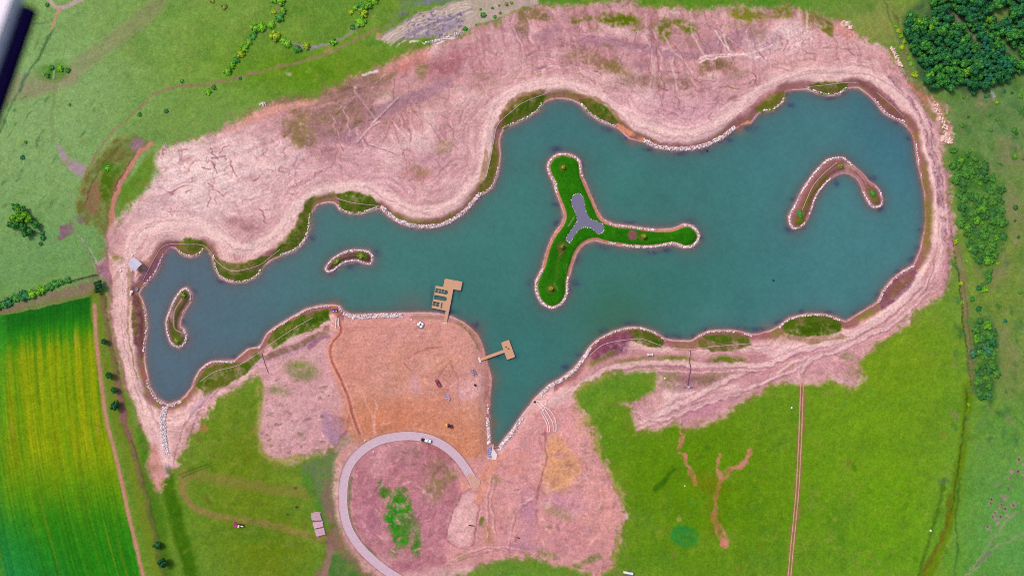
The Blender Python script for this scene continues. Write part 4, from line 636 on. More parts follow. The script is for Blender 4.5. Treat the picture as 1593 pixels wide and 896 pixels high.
# ------------------------------------------------------------------ riprap stone bands
M_stone = mat('pale_stone', (220,198,206), .85, 0, .16, 1.5, .46)
M_stone2 = mat('pink_stone', (216,170,172), .85, 0, .12, 1.5, .3)
ico = bmesh.new(); bmesh.ops.create_icosphere(ico, subdivisions=1, radius=1); IV = np.array([v.co[:] for v in ico.verts]); IF = np.array([[v.index for v in f.verts] for f in ico.faces]); ico.free()
rs = np.random.RandomState(5)
def stones(name, spots, material, label, cat):
    n = len(spots); V = np.zeros((n, len(IV), 3)); 
    for k, (x, y, r) in enumerate(spots):
        v = IV * (1 + rs.uniform(-.28, .28, IV.shape)); v = v * np.array([rs.uniform(.8, 1.4), rs.uniform(.7, 1.1), rs.uniform(.55, .9)]) * r; a = rs.uniform(0, 6.28)
        v = np.stack([v[:, 0] * math.cos(a) - v[:, 1] * math.sin(a), v[:, 0] * math.sin(a) + v[:, 1] * math.cos(a), v[:, 2]], -1); V[k] = v + np.array([wx(x), wy(y), max(zat(x, y), -.1) + r * .25])
    F = (IF[None] + (np.arange(n) * len(IV))[:, None, None]).reshape(-1, 3); o = mesh_np(name, V.reshape(-1, 3), F, material, False, 3); o['kind'] = 'stuff'; o['label'] = label; o['category'] = cat; return o
LS = spline(LAKE, True, 3)
def sub(a, b, P=LS):
    i = min(range(len(P)), key=lambda k: math.hypot(P[k][0] - a[0], P[k][1] - a[1])); j = min(range(len(P)), key=lambda k: math.hypot(P[k][0] - b[0], P[k][1] - b[1]))
    if j < i: j += len(P)
    return [P[k % len(P)] for k in range(i, j + 1)]
def scatter(path, width, dens=1.0, r=(.28, .62), off=0., gap=.0):
    out_ = []
    for (x0, y0), (x1, y1) in zip(path, path[1:]):
        L = math.hypot(x1 - x0, y1 - y0)
        if L < 1e-6: continue
        if gap and fbm(np.array([x0 / 7.]), np.array([y0 / 7.]), 2, 2)[0] < gap - .75: continue
        nx_, ny_ = (y1 - y0) / L, -(x1 - x0) / L; n = L * max(width, 1.) * dens; n = int(n) + (rnd.random() < n % 1)
        for k in range(n):
            t = rnd.random(); q = rnd.uniform(-.5, .5) * width + off; out_.append((x0 + (x1 - x0) * t + nx_ * q, y0 + (y1 - y0) * t + ny_ * q, r[0] + (r[1] - r[0]) * rnd.random() ** 1.8))
    return out_
bands = [((219,446),(252,396),1.6,'western cove below the grey-roofed shelter'),((275,388),(315,388),1.9,'small cove at the north west corner'),((329,396),(407,418),1.7,'green bay of the north west shore'),((434,397),(482,333),2.2,'bank west of the big headland'),((523,316),(588,323),1.8,'green point north of the small island'),((591,323),(747,302),4.4,'thick white band round the west headland'),((748,301),(775,255),1.4,'foot of the west headland'),((782,201),(845,160),1.6,'green corner left of the northern bay'),((905,162),(958,196),2.2,'green wedge at the northern bay'),((1001,220),(1146,199),4.6,'thick white band round the middle headland'),((1186,173),(1221,150),2.0,'olive bank right of the middle headland'),((1258,138),(1320,137),1.5,'small green point on the north east shore'),((1362,155),(1407,190),1.6,'mauve bank of the north east shore'),((1426,226),(1441,300),1.5,'eastern shore'),((1425,412),(1368,470),1.9,'purple bank in the south east'),((1314,501),(1213,508),2.0,'green crescent on the south shore'),((1171,522),(1090,523),1.6,'brown and green point below the lake'),((1034,528),(917,543),1.9,'curved bank of the south shore'),((916,544),(842,613),3.6,'bank right of the inner basin'),((814,647),(775,698),4.0,'right side of the funnel leading to the weir'),((761,690),(760,652),3.6,'left side of the funnel leading to the weir'),((759,650),(758,625),2.0,'left side of the inner basin'),((624,489),(548,491),5.2,'landing beside the orange pad'),((547,491),(527,480),3.6,'corner left of the orange pad'),((512,477),(416,521),1.5,'green bank left of the orange pad'),((408,536),(400,541),1.3,'short bank at the waterline'),((365,563),(303,592),1.7,'green bank of the south west bay'),((281,624),(258,631),3.0,'south west tip'),((258,631),(229,592),2.6,'south west shore'),((223,545),(221,470),1.5,'western shore')]
for a, c, wd, lab in bands:
    thick = wd > 3; dens = .62 if thick else .7
    sp = scatter(sub(a, c), wd, dens, (.3, .72) if thick else (.24, .5), (wd / 2 - .6) * -1 * -1 if thick else .6, .0 if thick else .35)
    stones('riprap', sp, M_stone, 'line of white riprap stones, ' + lab, 'riprap')
    if thick: stones('riprap', scatter(sub(a, c), wd + 2, .25, (.2, .5), 1.2), M_stone2, 'scattered pinkish stones, ' + lab, 'riprap')
for P, parts_, lab in ((spline(Y_IS, True, 3), [((868,297),(852,262),3.2),((852,262),(904,252),1.8),((904,252),(906,276),1.8),((953,350),(1020,358),2.0),((1062,350),(1080,383),2.6),((1080,383),(945,378),3.0),((884,432),(860,479),2.6),((860,479),(836,440),2.8),((836,440),(846,415),3.0)], 'three-armed green island'),
        (spline(L_IS, True, 3), [((280,454),(290,449),1.6),((290,449),(295,468),1.2),((286,482),(283,486),1),((285,514),(278,540),2.0),((278,540),(271,467),1.8),((271,467),(280,454),1.6)], 'island in the western arm'), (spline(M_IS, True, 3), [((507,417),(578,399),1.9),((578,399),(508,416),1.8)], 'small bean-shaped island'),
        (spline(B_IS, True, 3), [((1229,337),(1254,344),1.9),((1258,335),(1292,278),1.5),((1345,299),(1372,316),1.7),((1372,316),(1362,290),1.3),((1328,259),(1229,337),1.9)], 'bent island in the east')):
    sp = []
    for a, c, wd in parts_: sp += scatter(sub(a, c, P), wd, .85, (.26, .6), -.2, .15)
    stones('riprap', sp, M_stone, 'ring of white stones round the ' + lab, 'riprap')
PL = spline(POND, True, 4); stones('pebble_edging', [(x + rnd.uniform(-.5, .5), y + rnd.uniform(-.5, .5), rnd.uniform(.2, .42)) for x, y in PL + PL[:1] if rnd.random() < .8], M_stone, 'small white stones edging the grey pond on the island', 'riprap')
chute = [(256,633),(254,650),(255,668),(257,685),(260,704)]
sp = scatter([(x - 2.4, y) for x, y in spline(chute)], 2.4, .9, (.3, .6)) + scatter([(x + 3.2, y) for x, y in spline(chute)], 2.4, .9, (.3, .6)) + scatter(spline(chute), 6, .8, (.25, .55))
stones('riprap', sp, M_stone, 'narrow stone-lined chute running down from the south west tip of the lake', 'riprap')
stones('rubble', scatter(spline([(1385,74),(1394,90),(1402,104)]), 5, .35, (.3, .9)) + scatter(spline([(1452,160),(1468,195),(1474,222)]), 7, .2, (.3, .8)) + scatter([(1310,36),(1324,44)], 5, .5, (.4, .9)) + scatter([(1464,216),(1480,222)], 8, .4, (.4, .9)), mat('rubble', (236,196,186), .9, 0, .1, 1, .25), 'pale rubble strewn along the north east rim of the bare earth', 'rubble')
stones('rubble', scatter(spline([(658,70),(690,62),(720,50)]), 4, .3, (.25, .6)) + scatter(spline([(256,222),(262,229)]), 2, .5) + scatter([(405,164),(415,162)], 5, .4, (.3, .7)), M_stone, 'white rubble along the north west rim of the bare earth', 'rubble')

# ------------------------------------------------------------------ vegetation
def leaf_mat(name, col, v=.38):
    m, nd, ln, b = new_mat(name); c = alb(col); b.inputs['Roughness'].default_value = .7; b.inputs['Specular IOR Level'].default_value = .2
    g = N(nd, 'ShaderNodeNewGeometry'); cr = N(nd, 'ShaderNodeValToRGB'); cr.color_ramp.elements[0].color = (*(c * (1 - v) * np.array([.8, .95, 1.1])), 1); cr.color_ramp.elements[1].color = (*np.minimum(c * (1 + v * 1.3) * np.array([1.15, 1.05, .8]), .9), 1)
    ln.new(g.outputs['Random Per Island'], cr.inputs[0]); ln.new(cr.outputs[0], b.inputs['Base Color']); return m
LM = {'dark': leaf_mat('leaves_dark', (38,110,62)), 'teal': leaf_mat('leaves_teal', (36,110,84)), 'mid': leaf_mat('leaves_mid', (62,134,52)), 'fresh': leaf_mat('leaves_fresh', (104,168,28)), 'yellow': leaf_mat('leaves_yellow', (144,172,28)), 'olive': leaf_mat('leaves_olive', (116,136,48)), 'deep': leaf_mat('leaves_deep', (34,92,44)), 'scrub': leaf_mat('leaves_scrub', (72,130,46), .25), 'scrubdark': leaf_mat('leaves_scrubdark', (56,110,50), .25), 'scrubblue': leaf_mat('leaves_scrubblue', (56,116,86)), 'scrubfresh': leaf_mat('leaves_scrubfresh', (88,150,36))}
M_bark = mat('bark', (96,74,62), .9, 0, .2, 6)
def crown_mesh(seed, squash, nleaf=420):
    r_ = np.random.RandomState(seed); lobes = [(np.array([0, 0, .45 * squash]), .62)]
    for k in range(9):
        a = k * 2.4 + r_.uniform(-.4, .4); q = r_.uniform(.35, .68); lobes.append((np.array([q * math.cos(a), q * math.sin(a), squash * r_.uniform(.2, .85)]), r_.uniform(.26, .42)))
    V = []; F = []
    for k in range(nleaf):
        c, rad = lobes[0] if r_.rand() < .22 else lobes[r_.randint(1, len(lobes))]
        d = r_.normal(size=3); d /= np.linalg.norm(d); d[2] = abs(d[2]) * (1 if r_.rand() < .8 else -1); p = c + d * rad * r_.uniform(.8, 1.08) * np.array([1, 1, squash])
        nrm = d + r_.normal(size=3) * .45; nrm /= np.linalg.norm(nrm); t = np.cross(nrm, r_.normal(size=3)); t /= np.linalg.norm(t); bt = np.cross(nrm, t); s = r_.uniform(.07, .145)
        n0 = len(V); V += [p + t * s, p + bt * s * .8, p - t * s, p - bt * s * .8]; F.append((n0, n0 + 1, n0 + 2, n0 + 3))
    V = np.array(V); me = bpy.data.meshes.new('crown'); cores = []
    bm = bmesh.new()
    for c, rad in lobes:
        res = bmesh.ops.create_icosphere(bm, subdivisions=2, radius=rad * .84)
        for v in res['verts']: v.co = Vector((v.co.x * (1 + r_.uniform(-.12, .12)), v.co.y * (1 + r_.uniform(-.12, .12)), v.co.z * squash)) + Vector(c)
    bv = [bm.verts.new(v) for v in V]
    for f in F: bm.faces.new([bv[i] for i in f])
    bm.to_mesh(me); bm.free(); me.materials.append(LM['mid']); return me
CR = [crown_mesh(s, .95) for s in range(7)]; SH = [crown_mesh(20 + s, .6, 300) for s in range(6)]
bm = bmesh.new(); cyl(bm, 0, 0, .5, .11, 1.2, 'Z', .05, 8)
for a in range(3): tube(bm, [(0, 0, .75), (.18 * math.cos(a * 2.1), .18 * math.sin(a * 2.1), 1.05), (.34 * math.cos(a * 2.1), .34 * math.sin(a * 2.1), 1.35)], .035, 6)
TK = bpy.data.meshes.new('trunk'); bm.to_mesh(TK); bm.free(); TK.materials.append(M_bark)
ntree = nshrub = 0
def set_mat(o, m): o.material_slots[0].link = 'OBJECT'; o.material_slots[0].material = m
def tree(px, py, r, tone, label, group=None, cat='tree', hs=1.):
    global ntree; ntree += 1; rm = r * S
    t = thing('leafy_tree', label, cat, at(px, py, -.1), rnd.uniform(0, 6.28), group); h = rm * .75 * hs
    c = bpy.data.objects.new('crown', rnd.choice(CR)); sc.collection.objects.link(c); c.parent = t; c.location = (0, 0, h * .6); c.scale = (rm * 1.05, rm * 1.05 * rnd.uniform(.85, 1.1), rm * hs * rnd.uniform(.9, 1.2)); set_mat(c, LM[tone])
    k = bpy.data.objects.new('trunk', TK); sc.collection.objects.link(k); k.parent = t; k.scale = (rm * .8, rm * .8, h * 1.05)
def shrub(px, py, r, tone, label, group=None, el=1., ang=0.):
    global nshrub; nshrub += 1; rm = r * S; o = bpy.data.objects.new('shrub', rnd.choice(SH)); sc.collection.objects.link(o); o.location = at(px, py, -.1); o.rotation_euler = (0, 0, R(-ang) if el != 1 else rnd.uniform(0, 6.28)); o.scale = (rm * el, rm, rm * rnd.uniform(.45, .8)); set_mat(o, LM[tone]); tag(o, label, 'shrub', group)
# the wood in the north east
WOOD = [(1400,34),(1412,24),(1432,34),(1446,24),(1446,-14),(1625,-14),(1625,112),(1593,94),(1577,82),(1561,70),(1554,62),(1562,84),(1584,92),(1586,116),(1570,112),(1558,130),(1545,128),(1532,138),(1518,138),(1512,146),(1502,132),(1485,132),(1476,142),(1462,136),(1446,138),(1432,124),(1436,108),(1424,92),(1412,72),(1404,52)]
clear = [([(1466,8),(1490,34),(1506,52),(1516,70)], 3.5), ([(1560,-6),(1574,8),(1594,32)], 3.0), ([(1555,62),(1566,84),(1596,106)], 4)]; gladep = [(1538,16),(1562,8),(1578,48),(1560,40),(1546,28)]
def pin(x, y, P): return bool(inside(np.array([x]), np.array([y]), P)[0])
pts = []
for k in range(9000):
    x, y = rnd.uniform(1398, 1622), rnd.uniform(-14, 148)
    if not pin(x, y, WOOD) or pin(x, y, gladep): continue
    if any(seg_dist(np.array([x]), np.array([y]), c, False)[0] < w_ + 2 for c, w_ in clear): continue
    r = rnd.choice([rnd.uniform(3.8, 6), rnd.uniform(5.5, 9.2)])
    if all((x - a) ** 2 + (y - b_) ** 2 > (.60 * (r + q)) ** 2 for a, b_, q in pts): pts.append((x, y, r))
DESC = {'dark': 'dark green tree crowded inside the wood at the top right corner', 'teal': 'blue-green tree crowded inside the wood at the top right corner', 'mid': 'mid green tree in the wood at the top right corner', 'fresh': 'bright green tree standing out in the wood at the top right corner', 'deep': 'very dark low tree in the wood at the top right corner'}
def wood_label(x, y, r, tone):
    size = 'small' if r < 5 else 'broad' if r > 7.6 else 'middling'
    where = 'on the left margin of the wood' if x < 1432 + .2 * (y - 60) else 'on the lower margin of the wood' if y > 122 else 'at the top edge in the wood' if y < 14 else 'at the right edge in the wood' if x > 1578 else 'beside the narrow bare strip in the wood' if seg_dist(np.array([x]), np.array([y]), clear[0][0], False)[0] < 13 else 'near the small glade in the wood' if math.hypot(x - 1558, y - 28) < 28 else 'in the upper middle of the wood' if y < 60 else 'in the lower middle of the wood' if x < 1505 else 'in the right-hand half of the wood'
    return size + ' ' + {'dark': 'dark green', 'teal': 'blue-green', 'mid': 'mid green', 'fresh': 'bright green', 'deep': 'very dark'}[tone] + ' tree ' + where
pts.sort(key=lambda p: (p[0] > 1600, p[1] < -6)); pts = pts[:270]
for x, y, r in pts:
    q = fbm(np.array([x / 22]), np.array([y / 22]), 8, 2)[0] + rnd.uniform(-.45, .45)
    tone = 'fresh' if q > .78 else 'mid' if q > .05 else 'dark' if q > -.4 else 'teal' if x > 1480 else 'dark' if q > -.5 else 'deep'
    tree(x, y, r * rnd.uniform(1.05, 1.3), tone, wood_label(x, y, r, tone), 'trees of the wood in the top right corner')
for x, y, r, tone, lab in [(1500,116,8.5,'fresh','large bright green tree on the lower edge of the wood'),(1466,94,8,'mid','broad mid green tree in the middle left of the wood'),(1441,120,6.5,'fresh','round bright tree at the lower left corner of the wood')]: tree(x, y, r, tone, lab)
for x, y, r, tone in [(1392,42,4.5,'fresh'),(1396,50,4.5,'yellow'),(1400,58,4.5,'fresh'),(1405,66,5,'fresh'),(1402,75,5.5,'yellow'),(1412,92,4,'fresh'),(1416,101,4.5,'fresh'),(1421,118,7,'yellow'),(1410,84,3,'olive')]:
    if x == 1421: shrub(x, y, r, tone, 'round yellow-green bush between the bare earth and the wood, largest of its row')
    else: shrub(x, y, r, tone, 'yellow-green bush in the row between the bare earth and the wood', 'bushes along the edge of the wood')
# scrub down the east side
for k in range(5200):
    if nshrub > 200: break
    x, y = rnd.uniform(1478, 1605), rnd.uniform(140, 640)
    z1 = pin(x, y, [(1478,226),(1500,230),(1537,260),(1560,300),(1563,350),(1552,398),(1543,436),(1528,426),(1508,392),(1492,350),(1483,290)]); z2 = pin(x, y, [(1514,500),(1532,497),(1550,520),(1550,590),(1538,622),(1520,618),(1510,560)]); z3 = pin(x, y, [(1480,146),(1530,140),(1600,120),(1600,250),(1560,250),(1530,215),(1490,200)]); z4 = pin(x, y, [(1562,320),(1600,310),(1600,400),(1575,390)])
    if not (z1 or z2 or z3 or z4): continue
    if (z3 or z4) and rnd.random() > .10: continue
    if not hasattr(shrub, 'P'): shrub.P = []
    r = rnd.uniform(2.4, 6.2)
    if any((x - a) ** 2 + (y - b_) ** 2 < (.58 * (r + q)) ** 2 for a, b_, q in shrub.P): continue
    shrub.P.append((x, y, r)); t = rnd.choice(['scrub', 'scrub', 'scrubdark', 'scrubdark', 'scrub', 'scrubfresh' if rnd.random() < .5 else 'scrub', 'scrubblue' if z3 or z4 or z2 else 'scrub']); sz = 'small ' if r < 4.2 else 'broad ' if r > 5.6 else ''; wq = (', upper half' if y < 320 else ', lower half') if z1 else ''
    wh = 'long eastern scrub strip' if z1 else 'lower eastern thicket' if z2 else 'loose scrub at the right edge'
    shrub(x, y, r * (.9 if z3 or z4 else 1.4), t, sz + {'scrub': 'mid green', 'scrubdark': 'dark green', 'scrubfresh': 'bright green', 'scrubblue': 'blue-green'}[t] + ' bush in the ' + wh + wq, 'bushes of the scrub on the east side')
for x, y, r, t, lab in [(1485,377,5,'yellow','yellow-green bush just outside the bare earth, beside the end of the dark fence line'),(1503,407,3.6,'fresh','small fresh green bush on the lane east of the field'),(1493,441,4.5,'yellow','yellow bush at the lane, second of three down the fence line'),(1495,471,4,'yellow','small yellow bush at the lane, lowest of three down the fence line'),(1529,451,6.5,'fresh','bright bush below the scrub strip east of the lane'),(1520,448,5,'dark','dark bush left of the bright bush below the scrub strip'),(1536,436,5.5,'mid','green bush at the lower tip of the scrub strip'),(1519,526,7.5,'fresh','bright green round bush in the lower thicket'),(1541,532,8.5,'dark','big dark round bush on the right of the lower thicket'),(1562,499,3.6,'teal','lone dark dot of a bush on the dry grass right of the thicket'),(1506,629,4,'fresh','small bright bush below the thicket on the field boundary'),(1585,455,3.6,'mid','lone bush near the right edge, level with the lower shore'),(1520,480,5,'dark','dark bush above the lower thicket'),(1510,465,5,'mid','mid green bush beside the lane above the thicket'),(1550,410,4,'fresh','yellowish bush at the right of the strip tip'),(1523,613,6,'mid','green bush at the bottom end of the lower thicket'),(1549,160,4,'yellow','yellow bush below the pale scar by the wood')]: shrub(x, y, r, t, lab)
# west: hedge, clump, ditch bushes, lone bushes
for x, y, r, t in [(90,70,7,'mid'),(105,95,7,'fresh'),(75,120,6,'fresh'),(110,125,7,'fresh'),(65,150,6,'mid'),(95,150,7,'mid'),(132,108,7,'fresh'),(152,125,7,'fresh'),(122,160,7,'mid'),(135,192,6,'mid'),(152,180,6,'mid'),(182,150,6,'mid'),(125,80,6,'mid')]: tree(x / 2.9875, 300 + y / 2.9875, r * .98, t, ('bright' if t == 'fresh' else 'mid') + ' green tree in the lone clump on the western meadow', 'trees of the lone clump on the western meadow')
for x, y, r in [(203,187,5),(207,212,5),(195,238,4)]: shrub(x / 2.9875, 300 + y / 2.9875, r, 'dark', 'dark low bush trailing off the lone western clump', 'bushes trailing off the western clump')
for x, y, r in [(-10,532,6),(20,520,6),(45,510,7),(75,490,6),(95,480,5),(122,475,8),(155,470,7),(197,450,7),(215,445,5),(240,435,6),(262,425,6),(285,418,5),(320,408,5)]: shrub(x / 2.9875, 300 + y / 2.9875, r * 1.35, 'mid' if r < 7 else 'fresh' if x > 150 else 'dark', ('large' if r >= 7 else 'middling' if r >= 6 else 'small') + (' dark' if r >= 7 and x < 150 else ' bright' if r >= 7 else ' green') + ' bush in the hedge above the striped crop field, ' + ('left third' if x < 80 else 'middle third' if x < 200 else 'right third'), 'bushes of the hedge above the crop field')
for x, y, r, t, lab in [(157,443,7.5,'deep','dark round tree at the upper corner of the crop field beside the bare earth'),(155,452,5,'deep','smaller dark tree touching the corner tree of the crop field'),(166,531,5.5,'deep','dark tree on the ditch, uppermost below the corner'),(174,583,6.5,'deep','dark tree on the ditch, second from the top'),(181,606,5.5,'deep','dark tree on the ditch just above the widest one'),(184,630,8,'deep','widest dark tree on the ditch beside the lake tip'),(249,845,6.5,'deep','small dark tree on the ditch near the bottom edge'),(259,871,8.5,'deep','large dark tree on the ditch at the bottom edge')]: tree(x, y, r, t, lab)
for x, y, r, t, lab in [(37,246,4.5,'dark','lone dark bush on the western meadow above the clump'),(285,128,4,'mid','lone bush beside the bend of the north western path'),(350,13,6,'olive','grey-green bush at the top edge near the stream'),(332,3,5,'olive','grey-green bush at the very top edge'),(260,174,4.5,'dark','dark bush between the path and the pale slope'),(219,179,4.5,'mid','bush close below the north western path'),(325,144,6.5,'fresh','bright bush below the path'),(334,137,5,'mid','smaller bush at the right of the bright one below the path'),(110,164,3,'dark','tiny bush in the pale western meadow'),(75,119,5.5,'mid','low bush at the left of the marshy patch'),(82,106,5,'mid','low bush at the top of the marshy patch'),(95,108,6,'fresh','low bush in the middle of the marshy patch'),(107,111,5,'mid','low bush at the right of the marshy patch'),(375,123,3,'dark','tiny bush on the edge of the path'),(168,262,5,'fresh','green bush in the rough ground left of the red track'),(75,9,4,'mid','bush beside the gully at the top left'),(42,222,3,'mid','tiny dark bush above the lone one on the western meadow')]: shrub(x, y, r, t, lab)
for i, (x, y, r) in enumerate([(355,112,6),(362,104,4.5),(368,95,5),(376,85,5.5),(381,76,6),(388,67,5),(395,58,5.5),(399,46,7),(408,44,7),(423,40,6),(436,30,6.5),(426,20,4.5),(440,18,5),(437,4,7),(427,2,5),(430,58,7.5),(441,64,5.5),(448,70,6),(463,78,5.5),(477,73,5),(518,66,5.5),(561,35,8),(549,44,4),(566,22,6.5),(573,9,7),(582,1,7),(563,10,6),(546,20,4),(553,14,4)]):
    shrub(x, y, r * 1.3, ['fresh', 'fresh', 'mid', 'yellow'][i % 4 if i % 7 else 0], ('big ' if r > 6.6 else 'small ' if r < 5.1 else 'middling ') + {0: 'bright green', 1: 'bright green', 2: 'mid green', 3: 'yellow-green'}[i % 4 if i % 7 else 0] + ' bush on the ' + ('left stream branch at the top, rising from the path' if i < 9 else 'left stream branch where it meets the top edge' if i < 15 else 'left stream branch beside the grey creek' if x < 500 else 'right stream branch at the top'), 'bushes along the stream at the top of the picture')
for x, y, r in [(752,25,5.5),(770,28,3.5),(778,22,3),(724,46,4.5),(788,8,3.5),(796,6,3),(776,10,2.5),(741,40,2.5),(766,14,2.5),(748,16,2.5)]: shrub(x, y, r, 'olive' if x > 770 else 'mid', 'small bush on the grey silt flat at the top edge', 'bushes on the grey silt flat')
# islands
for x, y, r, t, lab in [(876,261,3.6,'yellow','young yellow-green tree in a mulch ring at the north tip of the three-armed island'),(874,384,4.4,'olive','young tree in a mulch ring below the pond of the three-armed island'),(857,449,4.2,'yellow','young tree in a mulch ring at the south tip of the three-armed island'),(1001,368,4.2,'yellow','young yellow-green tree beside the mauve patch on the east arm')]: tree(x, y, r, t, lab)
for x, y, r, t, lab, el, an in [(1308,258,5,'olive','round olive bush at the bend of the eastern island',1,0),(1244,333,5,'mid','oval green bush on the lower left end of the bent island',1.5,70),(1358,301,4.5,'mid','oval green bush on the right end of the bent island',1.5,65),(562,398,5,'olive','low green bush on the right half of the small bean-shaped island',1.4,10),(524,407,4,'olive','low green bush on the left tip of the small bean-shaped island',1.5,-35),(285,459,4.5,'olive','low bush at the top of the western island',1.2,60),(275,530,4.5,'olive','low bush at the bottom of the western island',1.2,60)]: shrub(x, y, r, t, lab, None, el, an)

# ------------------------------------------------------------------ docks
M_deck = mat('deck_planks', (214,160,130), .8, 0, .10, 4, 0, .3); M_beam = mat('deck_beam', (214,170,150), .8, 0, .1, 4); M_pile = mat('piling', (120,90,84), .9, 0, .15, 5)
nd, ln = M_deck.node_tree.nodes, M_deck.node_tree.links
tc = N(nd, 'ShaderNodeTexCoord'); wv = N(nd, 'ShaderNodeTexWave', bands_direction='Y'); wv.inputs['Scale'].default_value = .8; wv.inputs['Distortion'].default_value = .6; wv.inputs['Detail'].default_value = 3; ln.new(tc.outputs['Object'], wv.inputs['Vector'])
b = nd['Principled BSDF']; src = b.inputs['Base Color'].links[0].from_socket; mp = N(nd, 'ShaderNodeMapRange'); mp.inputs['To Min'].default_value = .82; mp.inputs['To Max'].default_value = 1.08; ln.new(wv.outputs['Fac'], mp.inputs['Value']); v2 = N(nd, 'ShaderNodeVectorMath', operation='SCALE'); ln.new(src, v2.inputs[0]); ln.new(mp.outputs[0], v2.inputs['Scale']); ln.new(v2.outputs[0], b.inputs['Base Color'])
ZD = 1.0
dk = thing('boat_dock', 'tan wooden dock with three boat slips reaching into the lake from the orange pad', 'dock', (wx(692), wy(433.1), 0), R(-10.9))
def L(u, v): return (u * S, -v * S)
def arc(u, v, r): return [(u + r * math.sin(a) , v - r * math.cos(a)) for a in [math.pi * k / 8 for k in range(1, 8)]]
out_l = [(0,0),(28,0),(28,14),(16.2,14),(16.2,49),(-11.8,49),(-11.8,45.2),(-.8,45.2),(-.8,38.4),(-11.8,38.4),(-11.8,34.8),(6,34.8)] + arc(6, 31.5, 3.3)[::-1] + [(6,28.2),(-11.8,28.2),(-11.8,24.2),(5.8,24.2)] + arc(5.8, 20.9, 3.3)[::-1] + [(5.8,17.6),(-11.8,17.6),(-11.8,13.5),(0,13.5)]
bm = bmesh.new(); prism(bm, [L(*p) for p in out_l], ZD - .22, ZD); finish(bm, 'deck', M_deck, dk)
bm = bmesh.new(); bbox(bm, 10.8*S, 16*S, -67.5*S, -49.05*S, ZD - .2, ZD - .03); finish(bm, 'walkway', M_deck, dk)
bm = bmesh.new(); bbox(bm, 9.6*S, 17.2*S, -69.2*S, -67.6*S, ZD - .9, ZD + .04, .04); finish(bm, 'abutment', mat('abutment', (232,206,204), .8), dk)
for v0, v1, us in ((17.6,24.2,(-6,-1.5,3)),(28.2,34.8,()),(38.4,45.2,(-6,))):
    bm = bmesh.new(); bbox(bm, -11.75*S, -11.15*S, -(v1 - .02)*S, -(v0 + .02)*S, ZD - .16, ZD - .02)
    for q in us: bbox(bm, (q - .22)*S, (q + .22)*S, -(v1 - .02)*S, -(v0 + .02)*S, ZD - .16, ZD - .04)
    if us: bbox(bm, -11.1*S, (5.4 if len(us) > 1 else -.85)*S, -((v0 + v1)/2 + .18)*S, -((v0 + v1)/2 - .18)*S, ZD - .18, ZD - .05)
    finish(bm, 'mooring_beam', M_beam, dk)
bm = bmesh.new(); bbox(bm, 2.2*S, 2.8*S, -47*S, -37.5*S, ZD + .002, ZD + .5, .03); finish(bm, 'slot_strip', M_pile, dk)  # dark raised strip added in place of the narrow slot in the deck
for u, v in [(0.6,.6),(14,.6),(27.4,.6),(27.4,13.4),(-11.2,14.1),(-11.2,48.4),(-11.2,26),(-11.2,36.5),(16.6,30),(16.6,48)]:
    bm = bmesh.new(); cyl(bm, u*S, -v*S, ZD - 1.3, .16, 3.0); finish(bm, 'piling', M_pile, dk)
t2_ = thing('fishing_pier', 'short tan pier with a wide square head, right of the boat dock', 'pier', (wx(746), wy(559.8), 0), R(19.8))
LL = math.hypot(42, 15.1) * S
bm = bmesh.new(); bbox(bm, .6, LL - 1.55, -.82, .82, ZD - .2, ZD - .03); finish(bm, 'walkway', M_deck, t2_)
bm = bmesh.new(); bbox(bm, LL - 1.5, LL + 3.2, -5.0, 4.9, ZD - .22, ZD, 0); finish(bm, 'deck', M_deck, t2_)
bm = bmesh.new(); bbox(bm, -.5, .58, -1.5, 1.5, ZD - .9, ZD + .03, .05); finish(bm, 'abutment', mat('abutment_stone', (238,212,206), .8), t2_)
for x_, y_ in ((LL - 1.3, 4.7), (LL + 3., 4.7), (LL + 3., -4.8), (LL - 1.3, -4.8), (4, .95), (9, -.95)):
    bm = bmesh.new(); cyl(bm, x_, y_, ZD - 1.3, .15, 2.9); finish(bm, 'piling', M_pile, t2_)
for x_, y_ in ((LL + .3, 1.8), (LL + 1.2, .5)):
    bm = bmesh.new(); bbox(bm, x_ - .4, x_ + .4, y_ - .2, y_ + .2, ZD + .002, ZD + .42, .03); finish(bm, 'bench', M_pile, t2_)

# ------------------------------------------------------------------ shelter
sh = thing('shelter', 'square open shelter with a pale lilac metal roof by the western cove', 'shelter', at(214.4, 411.3), R(-41))
M_roof = mat('metal_roof', (204,196,222), .45, .0, .04, 1.5)
bm = bmesh.new(); w2, h2 = 2.85, 2.65
for s in (1, -1):
    q = [bm.verts.new(c) for c in ((-w2, 0, 3.35), (w2, 0, 3.35), (w2, s * h2, 2.75), (-w2, s * h2, 2.75))]; q2 = [bm.verts.new((v.co.x, v.co.y, v.co.z - .1)) for v in q]
    bm.faces.new(q); bm.faces.new(q2[::-1]); [bm.faces.new((q[k], q[(k + 1) % 4], q2[(k + 1) % 4], q2[k])) for k in range(1, 4)]
    for k in range(7): bbox(bm, -w2 + .2 + k * .9 - .02, -w2 + .2 + k * .9 + .02, min(0, s * h2), max(0, s * h2), 3.3, 3.31)
bmesh.ops.delete(bm, geom=[v for v in bm.verts if abs(v.co.z - 3.3) < .02], context='VERTS'); finish(bm, 'roof', M_roof, sh)
bm = bmesh.new(); bbox(bm, -w2, w2, -.09, .09, 3.36, 3.42, .02); finish(bm, 'ridge_cap', M_roof, sh)
for a, c in ((-1, -1), (1, -1), (1, 1), (-1, 1)): bm = bmesh.new(); bbox(bm, a*2.4-.09, a*2.4+.09, c*2.3-.09, c*2.3+.09, -.4, 2.72); finish(bm, 'post', M_beam, sh)
bm = bmesh.new(); bbox(bm, -.9, .9, -.4, .4, .7, .78, .02); bbox(bm, -.8, .8, -.06, .06, -.3, .7); finish(bm, 'table', M_beam, sh)

